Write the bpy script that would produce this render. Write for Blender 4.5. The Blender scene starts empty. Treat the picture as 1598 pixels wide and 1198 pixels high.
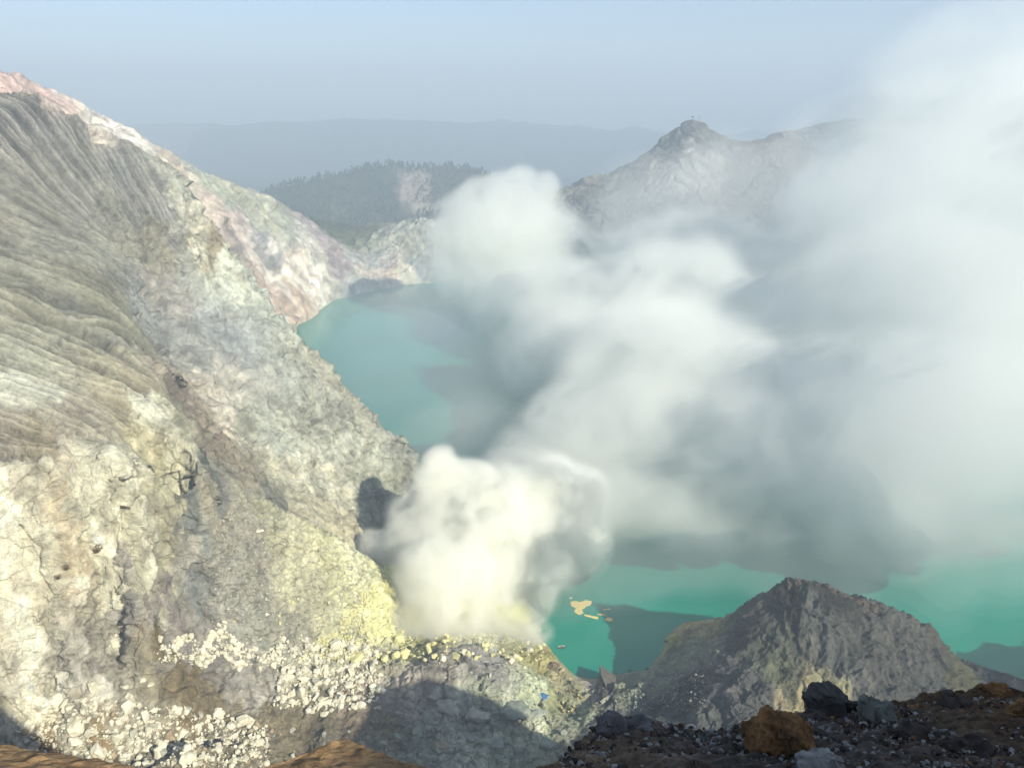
import bpy, math, random
HAZE_D = 0.00055
import numpy as np
random.seed(7)
rng = np.random.default_rng(11)
S = bpy.context.scene
COL = S.collection

# ------------------------------------------------------------------ camera, sky, sun, exposure
PITCH = math.radians(19.2)
FPX = 1230.0                    # focal length in photo pixels (photo 1598 x 1198)
CAMZ = 200.0                    # the crater rim stands 200 m above the lake
cam = bpy.data.cameras.new("camera"); cam_o = bpy.data.objects.new("camera", cam); COL.objects.link(cam_o)
cam.sensor_width = 36.0; cam.lens = 36.0 * FPX / 1598.0
cam.clip_start = 0.1; cam.clip_end = 40000
cam_o.location = (0, 0, CAMZ); cam_o.rotation_euler = (math.pi/2 - PITCH, 0, 0)
S.camera = cam_o

SUN = np.array([0.58, -0.62, 0.53]); SUN /= np.linalg.norm(SUN)
sun_el = math.asin(SUN[2]); sun_az = math.atan2(SUN[0], SUN[1])
w = bpy.data.worlds.new("World"); S.world = w; w.use_nodes = True
wn = w.node_tree.nodes; wl = w.node_tree.links
sky = wn.new("ShaderNodeTexSky"); sky.sky_type = 'NISHITA'; sky.sun_disc = False
sky.sun_elevation = sun_el; sky.sun_rotation = sun_az; sky.altitude = 2300; sky.dust_density = 5.0
wn["Background"].inputs["Strength"].default_value = 0.076
wl.new(sky.outputs[0], wn["Background"].inputs[0])
sl = bpy.data.lights.new("sun", 'SUN'); sl.energy = 4.6; sl.angle = math.radians(0.6); sl.color = (1.0, 0.945, 0.77)
so = bpy.data.objects.new("sun", sl); COL.objects.link(so)
from mathutils import Vector, Matrix
so.rotation_euler = Vector(SUN).to_track_quat('Z', 'Y').to_euler()
S.view_settings.view_transform = 'Standard'; S.view_settings.look = 'None'
S.view_settings.exposure = 1.05; S.view_settings.gamma = 1.0
S.render.film_transparent = False
cy = S.cycles
cy.max_bounces = 16; cy.diffuse_bounces = 2; cy.glossy_bounces = 2; cy.transmission_bounces = 2
cy.volume_bounces = 14; cy.transparent_max_bounces = 8
cy.use_adaptive_sampling = True; cy.adaptive_threshold = 0.02
cy.use_denoising = True; cy.caustics_reflective = False; cy.caustics_refractive = False
cy.sample_clamp_indirect = 4.0

cp, sp = math.cos(PITCH), math.sin(PITCH)
def ray(u, v):
    dx = (u - 799.0)/FPX; dy = (599.0 - v)/FPX
    return np.array([dx, cp + dy*sp, -sp + dy*cp])
def at_y(u, v, y):
    d = ray(u, v); t = y/d[1]; return np.array([d[0]*t, y, CAMZ + d[2]*t])
def at_z(u, v, z):
    d = ray(u, v); t = (z - CAMZ)/d[2]; return np.array([d[0]*t, d[1]*t, z])
def at_u(u, y, z):
    depth = y*cp - (z - CAMZ)*sp
    return np.array([(u - 799.0)/FPX*depth, y, z])
def project(p):
    p = np.asarray(p, float); x, y, dz = p[..., 0], p[..., 1], p[..., 2] - CAMZ
    dep = y*cp - dz*sp; upv = y*sp + dz*cp
    return 799 + FPX*x/dep, 599 - FPX*upv/dep, dep

# ------------------------------------------------------------------ noise
_perm = rng.permutation(256).astype(np.int32); _perm = np.concatenate([_perm, _perm, _perm])
_g = rng.normal(size=(256, 3)); _g /= np.linalg.norm(_g, axis=1)[:, None]; _g = _g.astype(np.float32)
def perlin(x, y, z):
    x = np.asarray(x, np.float32); y = np.asarray(y, np.float32); z = np.asarray(z, np.float32)
    xi = np.floor(x).astype(np.int32); yi = np.floor(y).astype(np.int32); zi = np.floor(z).astype(np.int32)
    xf = x - xi; yf = y - yi; zf = z - zi
    xi &= 255; yi &= 255; zi &= 255
    ux = xf*xf*xf*(xf*(xf*6-15)+10); uy = yf*yf*yf*(yf*(yf*6-15)+10); uz = zf*zf*zf*(zf*(zf*6-15)+10)
    def gr(dx, dy, dz):
        h = _perm[_perm[_perm[xi+dx]+yi+dy]+zi+dz] & 255
        g = _g[h]
        return g[..., 0]*(xf-dx) + g[..., 1]*(yf-dy) + g[..., 2]*(zf-dz)
    a = gr(0,0,0); a += ux*(gr(1,0,0)-a)
    b = gr(0,1,0); b += ux*(gr(1,1,0)-b)
    a += uy*(b-a)
    c = gr(0,0,1); c += ux*(gr(1,0,1)-c)
    d = gr(0,1,1); d += ux*(gr(1,1,1)-d)
    c += uy*(d-c)
    return a + uz*(c-a)
def fbm(P, scale, octv=4, gain=0.5, zs=1.0, seed=0.0, ridged=False):
    out = 0; a = 1.0; f = 1.0/scale
    for i in range(octv):
        n = perlin(P[..., 0]*f + seed + i*17.3, P[..., 1]*f + seed*1.7 + i*5.1, P[..., 2]*f*zs + i*9.7)*1.6
        if ridged: n = 1.0 - 2.0*np.abs(n)
        out = out + a*n; a *= gain; f *= 2.03
    if ridged and np.size(out): out = out - out.mean()
    return out

def facets(P, scale, seed=0, zs=0.7, tilt=0.5):
    """broken rock: every cell of a 3-D Voronoi pattern is a tilted plane of its own"""
    q = (P/np.float32(scale)).astype(np.float32); q[:, 2] *= zs
    ci = np.floor(q).astype(np.int32); best = np.full(len(q), 9., np.float32); sec = np.full(len(q), 9., np.float32); val = np.zeros(len(q), np.float32)
    for dx in (-1, 0, 1):
        for dy in (-1, 0, 1):
            for dz in (-1, 0, 1):
                h = _perm[_perm[_perm[(ci[:, 0]+dx+seed) & 255] + ((ci[:, 1]+dy) & 255)] + ((ci[:, 2]+dz) & 255)] & 255
                o = _g[h]*0.42 + 0.5
                ex = q[:, 0]-(ci[:, 0]+dx)-o[:, 0]; ey = q[:, 1]-(ci[:, 1]+dy)-o[:, 1]; ez = q[:, 2]-(ci[:, 2]+dz)-o[:, 2]
                d = ex*ex+ey*ey+ez*ez; g = _g[(h*7+13) & 255]
                v = g[:, 0]*0.55 + tilt*(g[:, 1]*ex*1.3 + g[:, 2]*ey*1.3 + g[:, 0]*ez*1.3)
                nb = d < best; sec = np.where(nb, best, np.minimum(sec, d)); val = np.where(nb, v, val); best = np.where(nb, d, best)
    crack = np.clip(1-(np.sqrt(sec)-np.sqrt(best))/0.10, 0, 1)
    return val, crack

# ------------------------------------------------------------------ mesh helpers
def mesh_obj(name, V, F, mat=None, parent=None, smooth=True, quads=True):
    me = bpy.data.meshes.new(name)
    V = np.asarray(V, np.float32); F = np.asarray(F, np.int32)
    n = F.shape[1]
    me.vertices.add(len(V)); me.vertices.foreach_set("co", V.ravel())
    me.loops.add(F.size); me.loops.foreach_set("vertex_index", F.ravel())
    me.polygons.add(len(F)); me.polygons.foreach_set("loop_start", np.arange(0, F.size, n, dtype=np.int32))
    me.polygons.foreach_set("loop_total", np.full(len(F), n, np.int32))
    me.update(calc_edges=True)
    me.polygons.foreach_set("use_smooth", np.full(len(F), smooth))
    if mat: me.materials.append(mat)
    o = bpy.data.objects.new(name, me); COL.objects.link(o)
    if parent: o.parent = parent
    return o
def tag(o, label=None, cat=None, group=None, kind=None):
    if label: o["label"] = label
    if cat: o["category"] = cat
    if group: o["group"] = group
    if kind: o["kind"] = kind
    return o
def set_col(o, name, C):
    a = o.data.attributes.new(name, 'FLOAT_COLOR', 'POINT')
    c4 = np.ones((len(C), 4), np.float32); c4[:, :C.shape[1]] = C
    a.data.foreach_set("color", c4.ravel())

# ------------------------------------------------------------------ coarse relief of the crater, interpolated from surveyed points
CT = []      # (x, y, z)
def line_y(pts, step=22):
    for (a, b) in zip(pts[:-1], pts[1:]):
        n = max(1, int(math.hypot(b[0]-a[0], b[1]-a[1])/step))
        for k in range(n):
            t = k/n; CT.append(at_y(*[a[i]*(1-t)+b[i]*t for i in range(3)]))
    CT.append(at_y(*pts[-1]))
def line_z(pts, step=22):
    for (a, b) in zip(pts[:-1], pts[1:]):
        n = max(1, int(math.hypot(b[0]-a[0], b[1]-a[1])/step))
        for k in range(n):
            t = k/n; CT.append(at_z(*[a[i]*(1-t)+b[i]*t for i in range(3)]))
    CT.append(at_z(*pts[-1]))
def pts_u(L):
    for p in L: CT.append(at_u(*p))

# far rim of the crater, left to right
line_y([(-80,60,620),(0,108,650),(60,150,690),(150,193,740),(230,225,780),(300,262,830),(360,290,880),(420,310,920),
        (480,340,960),(520,368,985),(545,381,1000),(580,372,1010),(610,356,1015),(640,345,1020),(665,345,1025),(690,356,1030),
        (740,352,1060),(800,330,1100),(870,300,1130),(920,280,1140),(985,266,1150),(1010,240,1150),(1040,210,1150),(1060,197,1150),
        (1085,190,1150),(1108,199,1150),(1120,206,1150),(1180,219,1160),(1230,206,1160),(1270,192,1150),(1340,186,1120),
        (1450,180,1060),(1600,170,950),(1750,160,800)])
# far water line
line_z([(462,507,0),(500,482,0),(530,466,0),(590,452,0),(650,443,0),(700,438,0),(800,445,0),(900,455,0),(1000,455,0),
        (1150,460,0),(1300,480,0),(1500,520,0),(1700,560,0)], 30)
line_z([(475,520,-8),(530,478,-8),(650,455,-8),(800,460,-8),(1000,475,-8),(1300,500,-8),(1500,545,-8)], 60)
# middle of the far left wall (visible between spur and rim)
for p in [(330,330,760),(380,400,740),(420,430,760),(440,470,750),(500,420,860),(560,420,920),(480,380,880),(620,400,970)]: CT.append(at_y(*p))
pts_u([(870,1080,70),(980,1050,95),(1060,1040,120),(1100,1030,95),(1180,1050,90),(1300,1020,100),(1450,960,100),(1000,960,25),(1150,950,30)])
# valley between near striped slope and far left rim
pts_u([(-200,520,150),(-50,540,140),(50,560,130),(150,580,110),(250,600,90),(320,600,60),(380,600,20),(420,560,-5),(200,650,120),(300,700,70),(380,690,25)])
# outside the crater
for u in range(-300, 2100, 170):
    pts_u([(u,1330,-15),(u,1500,-50)])
pts_u([(u,y,-60) for u in (-300,0,300,900,1300,1900) for y in (1750,2000)])
pts_u([(u,y,-60) for u in range(-300,2100,300) for y in (2400,2900,3300)])
line_y([(385,322,1640),(415,304,1650),(450,288,1650),(500,280,1650),(550,276,1650),(600,272,1650),(650,281,1650),(690,277,1650),(740,276,1650),(800,290,1650),(900,330,1650)],30)
pts_u([(u,1480,20) for u in (480,560,640,720,800)])
line_y([(-300,205,4000),(0,205,4000),(190,200,4000),(280,194,4000),(340,200,4000),(450,194,4000),(600,190,4000),(700,192,4000),(850,199,4000),(960,209,4000),(1100,216,4000),(1400,214,4000),(2000,200,4000)],80)
pts_u([(u,5500,-60) for u in range(-300,2100,300)])
# striped slope of the left: crest, and its broken lower edge
line_y([(-200,120,370),(-60,140,390),(0,152,400),(60,152,415),(110,172,422),(160,195,430),(200,215,430),(230,238,430),(262,252,430),(290,272,430)])
line_y([(205,400,375),(200,450,345),(206,500,315),(212,540,292),(240,590,270),(265,650,247),(300,700,230),(312,735,224)],14)
for p in [(0,400,305),(0,500,258),(0,600,220),(100,500,290),(100,300,375),(0,280,350),(150,400,345),(100,590,240),(180,560,268),(50,440,290),(180,300,395),(0,660,200),
          (-100,400,290),(-100,600,215),(-150,700,190),(150,640,228),(60,640,212)]: CT.append(at_y(*p))
pts_u([(-300,350,200),(-300,250,160),(-300,180,120)])
# spur of pale cliffs running down into the lake, then its face
line_y([(290,272,430),(300,310,425),(325,345,420),(350,385,415),(375,410,412),(400,450,408),(430,490,405),(460,518,402),(500,565,400),
        (550,620,398),(600,672,395),(640,712,392),(652,738,386)],14)
pts_u([(300,470,130),(340,480,90),(380,470,60),(430,470,20),(480,465,-5),(550,460,-10),(640,450,-12)])
for p in [(250,430,388),(240,500,352),(245,550,330),(270,600,308),(300,640,290),(330,700,272),(300,400,400),(300,500,362),(360,500,380),(400,600,352),(350,600,335),(500,700,352),(450,700,330),
          (600,790,352),(410,775,277),(480,760,315),(540,820,305),(590,850,320),(560,760,352)]: CT.append(at_y(*p))
pts_u([(460,292,40),(520,290,25)])
# talus with sulphur, from its crest down to the boulders
line_y([(345,735,262),(410,782,262),(460,806,258),(520,850,260),(565,882,260),(585,930,252)],20)
for p in [(590,1000,18),(300,850,66),(400,850,57),(270,930,60),(250,1000,50),(400,950,45),(350,1050,34),(500,950,33),(560,950,27),(580,1040,20),(460,1030,30),(450,1100,27),
          (340,1120,30),(200,1080,39),(300,1180,29),(450,1180,24),(200,1180,35),(100,1180,39),(0,1180,43),(100,1100,46),(340,800,75)]: CT.append(at_z(*p))
# white cliff at the left
for p in [(-100,760,172),(-100,1000,158),(0,715,192),(100,700,200),(150,700,205),(210,715,208),(0,780,180),(0,900,174),(0,1000,169),(0,1120,164),(100,780,188),(100,900,182),(100,1040,175),(200,780,198),(200,880,191),
          (215,950,187),(260,760,212),(250,850,204),(295,760,218),(290,820,214),(60,1110,170),(150,1000,181)]: CT.append(at_y(*p))
# fumarole flat and the near lake shore
for p in [(620,980,14),(700,950,10),(650,900,8),(800,985,4),(620,860,6),(620,1045,21),(670,1036,24),(720,1030,24),(770,1036,20),(810,1050,14),(850,1085,9),
          (600,1150,21),(700,1120,19),(780,1130,15),(850,1150,11),(900,1120,8),(880,1080,5),(930,1095,7),(960,1085,10),(500,1150,23),(700,1190,17),(820,1190,14),(920,1160,14)]: CT.append(at_z(*p))
line_z([(652,742,0),(645,800,0),(690,850,0),(760,900,0),(820,950,0),(846,998,0),(870,1032,0),(900,1056,0),(936,1060,0),(958,1052,0),(1010,1044,0),(1036,1015,0),(1040,990,0),(1066,972,0),(1110,966,0)],12)
line_z([(680,740,-8),(680,790,-8),(740,840,-8),(800,890,-8),(860,940,-8),(880,990,-7),(905,1028,-6),(940,1036,-6),(990,1020,-6),(1015,985,-7),(1050,950,-8),(1120,945,-9)],25)
line_z([(855,1008,1.2),(880,1042,1.5),(905,1066,2),(940,1070,2),(1000,1058,2),(1045,1020,3),(1050,995,3),(1075,982,4),(1110,974,4)],14)
pts_u([(1250,268,-1),(1400,262,-1),(1520,252,-1),(1598,240,0),(1700,262,-1),(1250,300,-9),(1400,290,-9),(1550,285,-9)])
pts_u([(u,y,-20) for u in (750,900,1050,1200,1400,1600) for y in (380,480,600,720)]+[(620,560,-20),(600,650,-20),(560,760,-18),(700,850,-18),(1000,850,-18),(1300,820,-18)])
# the dark hill at the right, its crest, spurs and foot
line_y([(1110,966,262),(1160,950,246),(1190,934,238),(1215,920,232),(1232,906,228),(1262,908,226),(1290,914,226),(1320,930,226),(1350,940,226),(1400,958,224),(1440,976,222),(1470,1000,222),
        (1500,1030,222),(1530,1070,220)],12)
line_y([(1262,925,221),(1245,975,216),(1235,1010,212),(1190,1030,211),(1140,1042,211),(1110,1066,208)],12)
for p in [(1000,1070,7),(1050,1050,10),(1070,1010,9),(1130,1000,14),(1180,990,19),(960,1110,10),(1030,1110,12)]: CT.append(at_z(*p))
for p in [(1300,1060,200),(1400,1080,198),(1450,1090,198),(1250,1090,196),(1160,1100,196),(1090,1110,197),(1340,1000,212),(1500,1100,196),(1598,1100,200)]: CT.append(at_y(*p))
line_y([(1520,1052,228),(1560,1056,226),(1598,1070,222),(1680,1070,222)],30)
# rim slope below the camera
for u in range(-500, 2300, 200):
    pts_u([(u,8,182),(u,20,162),(u,40,134),(u,80,88),(u,130,44 if u>300 else 50),(u,165,22 if u>400 else 41)])
# right hand wall, outside the picture
for p in [(215,200,45),(240,170,80),(300,190,130),(380,170,200),(300,300,30),(330,350,8),(400,350,80),(470,330,180),(420,500,8),(520,500,90),(620,500,190),(480,700,5),(600,700,100),(700,700,190),(300,255,15),(360,260,120),(300,80,190),(220,90,110)]: CT.append(np.array(p, float))

CT = np.array(CT)
def pol(x, y): return np.arctan2(x, y), np.log(np.hypot(x, y))
def rbf_fit(P2, val, eps=0.004, smooth=1e-4, lin=True):
    D = np.sqrt(((P2[:, None]-P2[None])**2).sum(-1) + eps*eps)
    n = len(P2); A = np.zeros((n+3, n+3)); A[:n, :n] = -D - smooth*np.eye(n)
    A[:n, n] = 1; A[:n, n+1:] = P2; A[n, :n] = 1; A[n+1:, :n] = P2.T
    b = np.zeros(n+3); b[:n] = val
    return np.linalg.lstsq(A, b, rcond=None)[0]
def rbf_eval(P2, wts, Q, eps=0.004):
    out = np.empty(len(Q), np.float64); n = len(P2)
    for s in range(0, len(Q), 60000):
        q = Q[s:s+60000]
        D = np.sqrt((q[:, None, 0]-P2[None, :, 0])**2 + (q[:, None, 1]-P2[None, :, 1])**2 + eps*eps)
        out[s:s+60000] = -D @ wts[:n] + wts[n] + q @ wts[n+1:]
    return out
cth, clr = pol(CT[:, 0], CT[:, 1])
CP = np.stack([cth, clr], 1)
_, keep = np.unique(np.round(CP, 3), axis=0, return_index=True)
CP = CP[keep]; CTk = CT[keep]
# interpolate the slope-angle-like quantity (z-200)/r so near and far points have equal weight
WZ = rbf_fit(CP, (CTk[:, 2]-CAMZ)/np.exp(CP[:, 1]))
TH0, TH1, NTC = math.radians(-52), math.radians(52), 521
LR0, LR1, NRC = math.log(9.0), math.log(5200.0), 900
tg = np.linspace(TH0, TH1, NTC); lg = np.linspace(LR0, LR1, NRC)
Q = np.stack(np.meshgrid(tg, lg, indexing='ij'), -1).reshape(-1, 2)
ZC = (rbf_eval(CP, WZ, Q)*np.exp(Q[:, 1]) + CAMZ).reshape(NTC, NRC)
# light smoothing
def blur(A, k):
    for ax in (0, 1):
        for _ in range(k):
            B = A.copy()
            sl0 = [slice(None)]*2; sl1 = [slice(None)]*2; slc = [slice(None)]*2
            sl0[ax] = slice(0, -2); sl1[ax] = slice(2, None); slc[ax] = slice(1, -1)
            B[tuple(slc)] = 0.25*A[tuple(sl0)] + 0.5*A[tuple(slc)] + 0.25*A[tuple(sl1)]
            A = B
    return A
ZC = blur(ZC, 2)
def bil(G, th, lr):
    a = np.clip((th-TH0)/(TH1-TH0)*(NTC-1), 0, NTC-1.001); b = np.clip((lr-LR0)/(LR1-LR0)*(NRC-1), 0, NRC-1.001)
    i = a.astype(int); j = b.astype(int); fa = a-i; fb = b-j
    return (G[i, j]*(1-fa)+G[i+1, j]*fa)*(1-fb) + (G[i, j+1]*(1-fa)+G[i+1, j+1]*fa)*fb
def coarse_hit(u, v, r0=60.0):
    d = ray(u, v); h = math.hypot(d[0], d[1]); th = math.atan2(d[0], d[1])
    lr = np.linspace(math.log(r0), LR1, 3000); r = np.exp(lr)
    z = CAMZ + d[2]*r/h
    g = bil(ZC, np.full_like(lr, th), lr); g = np.maximum(g, 0.0)
    k = np.argmax(z < g)
    if not (z < g).any(): k = len(r)-1
    return np.array([math.sin(th)*r[k], math.cos(th)*r[k], g[k]])
# ------------------------------------------------------------------ ground kinds and rock colours, surveyed at points of the crater
# kinds: 0 striped ash slope, 1 pale cliff, 2 rubble talus, 3 fluted grey ash, 4 smooth dirt, 5 far rock wall, 6 wooded land
KT = [
 # striped slope
 (20,165,0,.20,.19,.165),(120,230,0,.185,.18,.15),(60,330,0,.19,.185,.15),(200,300,0,.185,.18,.155),(150,400,0,.20,.195,.15),(40,450,0,.23,.225,.17),(120,520,0,.25,.245,.185),
 (180,480,0,.19,.185,.13),(30,560,0,.33,.33,.25),(90,620,0,.42,.42,.33),(180,590,0,.28,.27,.2),(220,600,0,.27,.25,.18),(260,230,0,.19,.185,.16),(250,330,0,.22,.215,.19),
 (30,600,0,.48,.48,.38),(120,640,0,.28,.26,.20),(50,680,0,.26,.23,.16),(10,670,0,.28,.25,.19),(100,700,1,.34,.31,.25),(50,720,1,.38,.36,.29),(180,640,0,.33,.30,.21),
 # ledge and white cliff
 (20,790,1,.52,.50,.40),(80,780,1,.44,.40,.30),(90,800,1,.44,.38,.27),(60,870,1,.56,.54,.43),(150,850,1,.55,.53,.42),(30,1000,1,.60,.57,.46),(120,980,1,.60,.56,.46),(20,1100,1,.60,.56,.44),(190,930,1,.55,.52,.42),(210,760,1,.52,.51,.41),
 (240,640,1,.50,.50,.40),(270,690,1,.46,.45,.35),(230,720,1,.40,.37,.25),(260,800,1,.42,.40,.29),(200,860,1,.46,.44,.33),(285,760,1,.44,.43,.33),(250,870,1,.36,.34,.26),
 (20,740,1,.36,.34,.28),(140,740,1,.46,.45,.36),
 # grey-mauve band and gully left of the talus
 (230,950,2,.34,.31,.26),(200,1000,2,.30,.28,.25),(280,1000,4,.30,.27,.24),(330,1020,4,.34,.31,.27),(400,1070,4,.42,.39,.33),(300,900,1,.26,.25,.21),(300,860,1,.15,.16,.15),(270,1040,4,.20,.155,.08),(300,1060,4,.20,.15,.08),
 (170,1030,2,.34,.31,.24),(240,1070,4,.30,.26,.18),(330,1090,4,.25,.20,.12),(420,1120,4,.24,.20,.13),(500,1110,4,.23,.20,.13),(300,1120,4,.25,.20,.12),
 # talus
 (330,780,2,.30,.28,.22),(380,840,2,.34,.32,.25),(430,850,2,.42,.41,.28),(350,900,2,.30,.29,.24),(400,940,2,.36,.35,.27),(470,880,2,.55,.53,.37),(520,890,2,.60,.58,.36),(555,930,2,.69,.68,.44),(572,960,2,.70,.69,.38),
 (500,950,2,.54,.52,.36),(450,990,2,.40,.38,.29),(530,1010,2,.50,.50,.34),(480,1050,2,.46,.45,.34),(400,1030,2,.36,.34,.28),(360,960,2,.34,.32,.26),(580,1030,2,.40,.38,.27),
 # boulder field floor
 (100,1080,2,.46,.43,.34),(200,1110,2,.42,.38,.29),(120,1150,2,.46,.42,.33),(60,1170,4,.24,.17,.09),(250,1170,2,.38,.34,.26),(350,1170,2,.32,.28,.20),(450,1150,4,.25,.21,.14),(150,1175,4,.27,.20,.11),
 # fumarole flat
 (620,960,2,.66,.64,.32),(700,930,2,.66,.64,.30),(760,980,2,.69,.68,.44),(650,1000,2,.66,.64,.32),(820,1000,2,.40,.40,.20),(700,880,2,.5,.5,.3),
 # central mound
 (600,1075,4,.27,.24,.22),(680,1050,4,.34,.31,.27),(640,1090,2,.28,.25,.23),(760,1050,4,.34,.32,.29),(760,1100,2,.26,.27,.22),(700,1110,4,.34,.34,.31),(840,1080,2,.27,.29,.22),(820,1130,2,.36,.37,.30),(780,1160,2,.25,.27,.22),
 (600,1130,2,.21,.17,.12),(560,1110,4,.26,.21,.16),(650,1160,2,.20,.21,.17),(720,1170,2,.34,.35,.30),(900,1070,4,.34,.33,.20),(870,1090,4,.30,.31,.17),(920,1070,4,.42,.38,.33),(900,1110,4,.33,.34,.24),(920,1140,4,.24,.25,.20),(860,1040,2,.36,.33,.15),(845,1010,2,.35,.31,.12),(880,1050,2,.42,.37,.22),
 (500,1180,2,.22,.20,.16),(600,1180,2,.20,.19,.15),
 # dark hill
 (945,1075,3,.21,.20,.18),(980,1080,4,.25,.26,.18),(1000,1060,4,.28,.29,.20),(1050,1030,4,.26,.27,.19),(1060,985,4,.38,.32,.20),(1075,972,4,.50,.36,.18),(1100,970,4,.44,.38,.24),(1045,1005,4,.36,.33,.14),(1120,1000,4,.22,.23,.17),(1170,970,3,.20,.20,.165),(1200,1000,3,.19,.20,.16),
 (1250,930,3,.10,.105,.075),(1240,915,3,.075,.075,.06),(1290,920,3,.07,.065,.055),(1330,930,3,.11,.09,.075),(1360,942,3,.085,.075,.065),(1270,960,3,.19,.20,.19),(1300,1000,3,.18,.185,.175),(1400,1000,3,.20,.20,.185),(1450,1010,3,.17,.17,.15),(1350,1050,3,.19,.19,.18),(1430,1060,3,.17,.175,.17),
 (1210,1040,4,.15,.16,.10),(1240,1060,4,.13,.13,.09),(1230,1085,4,.36,.31,.20),(1270,1090,4,.36,.31,.18),(1300,1090,4,.26,.25,.15),(1140,1070,3,.22,.21,.21),(1180,1090,3,.21,.21,.20),(1090,1080,3,.10,.10,.11),(1000,1110,3,.17,.18,.17),(1040,1120,3,.20,.22,.20),(1100,1120,3,.22,.23,.21),(960,1120,4,.22,.21,.18),
 (1560,1065,3,.10,.10,.10),(1500,1060,3,.2,.2,.12),
 # spur face
 (280,300,1,.30,.30,.27),(300,340,1,.40,.37,.32),(325,370,1,.24,.19,.13),(350,400,1,.46,.48,.43),(370,430,1,.44,.46,.42),(310,360,1,.42,.41,.36),(290,400,1,.28,.28,.26),(240,410,1,.22,.20,.16),(220,400,1,.22,.20,.16),(330,450,1,.32,.33,.31),(260,460,1,.30,.26,.23),(420,480,1,.34,.35,.32),
 (250,520,1,.25,.245,.24),(350,520,1,.26,.26,.26),(400,540,1,.30,.30,.28),(300,560,1,.25,.24,.225),(350,590,1,.38,.34,.29),(420,590,1,.36,.34,.29),(330,610,1,.44,.38,.33),(380,630,1,.34,.33,.27),(460,600,1,.32,.32,.28),(520,620,1,.30,.29,.25),(310,650,1,.26,.22,.17),(340,700,1,.26,.21,.15),(380,740,1,.30,.25,.18),
 (440,680,1,.38,.38,.33),(500,680,1,.40,.39,.34),(460,740,1,.46,.43,.35),(520,760,1,.48,.45,.36),(560,700,1,.36,.35,.28),(600,740,1,.28,.275,.22),(540,820,1,.46,.40,.28),(480,790,1,.40,.37,.28),(330,745,1,.13,.13,.13),(420,775,1,.20,.19,.16),(600,680,1,.30,.29,.24),(590,800,1,.27,.26,.20),(560,650,1,.30,.28,.23),
 # far left wall
 (20,125,5,.42,.30,.26),(10,140,5,.50,.36,.31),(90,165,5,.50,.40,.35),(140,188,5,.42,.38,.33),(230,232,5,.50,.47,.43),(260,250,5,.42,.36,.30),(330,290,5,.30,.31,.24),(340,320,5,.46,.38,.31),(370,340,5,.46,.38,.34),(400,330,5,.30,.30,.24),(380,390,5,.29,.24,.21),(430,350,5,.36,.36,.28),
 (400,370,5,.48,.42,.38),(470,370,5,.30,.31,.25),(430,400,5,.27,.26,.25),(460,430,5,.64,.58,.50),(490,440,5,.68,.60,.52),(430,430,5,.56,.50,.44),(510,450,5,.62,.56,.48),(470,480,5,.56,.44,.34),(440,480,5,.50,.38,.30),(520,390,5,.32,.27,.27),(500,400,5,.40,.38,.34),(540,430,5,.30,.30,.27),(580,430,5,.46,.40,.34),
 (570,400,5,.30,.30,.28),(600,410,5,.36,.32,.29),(610,435,5,.44,.32,.26),(640,438,5,.50,.46,.36),(640,370,5,.27,.28,.24),(660,400,5,.26,.27,.25),(610,370,5,.34,.34,.29),(680,420,5,.24,.24,.23),(570,380,5,.30,.31,.23),(700,390,5,.24,.25,.23),(540,465,5,.36,.35,.30),
 # far right peak
 (900,290,5,.34,.30,.25),(950,300,5,.22,.22,.19),(900,340,5,.13,.14,.12),(980,320,5,.14,.15,.13),(1040,230,5,.19,.18,.17),(1085,195,5,.17,.165,.15),(1020,300,5,.28,.26,.22),(1080,270,5,.42,.40,.36),(1110,280,5,.38,.36,.32),(1060,330,5,.25,.23,.20),(1150,240,5,.22,.21,.18),(1160,300,5,.18,.18,.17),(1240,220,5,.26,.22,.16),
 (1300,230,5,.17,.17,.15),(1400,220,5,.18,.18,.16),(1180,340,5,.24,.22,.2),(1550,250,5,.2,.2,.18),
 # outside
 (450,320,6,.045,.06,.03),(600,300,6,.04,.055,.03),(700,300,6,.045,.055,.03),(500,350,6,.07,.085,.04),(640,310,6,.30,.26,.22),(628,318,6,.06,.07,.04),(560,370,6,.09,.10,.05),(300,240,6,.05,.07,.06),(800,240,6,.05,.07,.06),(380,292,6,.14,.17,.09),(600,230,6,.05,.07,.06),(960,230,6,.05,.07,.06),(330,270,6,.06,.08,.06),
]
kp = []
for (u, v, k, r, g, b) in KT:
    h = coarse_hit(u, v); t, l = pol(h[0], h[1])
    if 590 < u < 850 and v > 1060: r, g, b = r*1.65, g*1.65, b*1.5  # ground made paler in place of fill light in the shaded hollow
    if k == 1 and u < 330 and v > 620: r, g, b = min(r*1.2, .74), min(g*1.2, .72), min(b*1.2, .60)
    if k == 0: r, g, b = r*1.36, g*1.36, b*1.42
    if k == 1 and not (u < 330 and v > 620):
        mg = (r+g+b)/3; r, g, b = (r*.75+mg*.27)*1.1, (g*.75+mg*.27)*1.13, (b*.75+mg*.24)*1.08
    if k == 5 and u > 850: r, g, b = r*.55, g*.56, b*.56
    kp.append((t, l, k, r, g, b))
# hidden ground
for (u, y, k, r, g, b) in [(600,80,3,.18,.17,.15),(100,80,3,.2,.18,.15),(1300,80,3,.16,.15,.14),(1600,200,3,.18,.17,.16),(1900,300,3,.2,.19,.17),(1800,700,5,.25,.24,.22),(150,560,1,.3,.3,.26),(300,600,1,.3,.3,.26),(500,1300,6,.06,.07,.04),(1200,1400,6,.06,.07,.04),(600,1400,6,.06,.07,.04),(-200,900,5,.3,.28,.25)]:
    p = at_u(u, y, 60); t, l = pol(p[0], p[1]); kp.append((t, l, k, r, g, b))
kp = np.array(kp)

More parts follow.
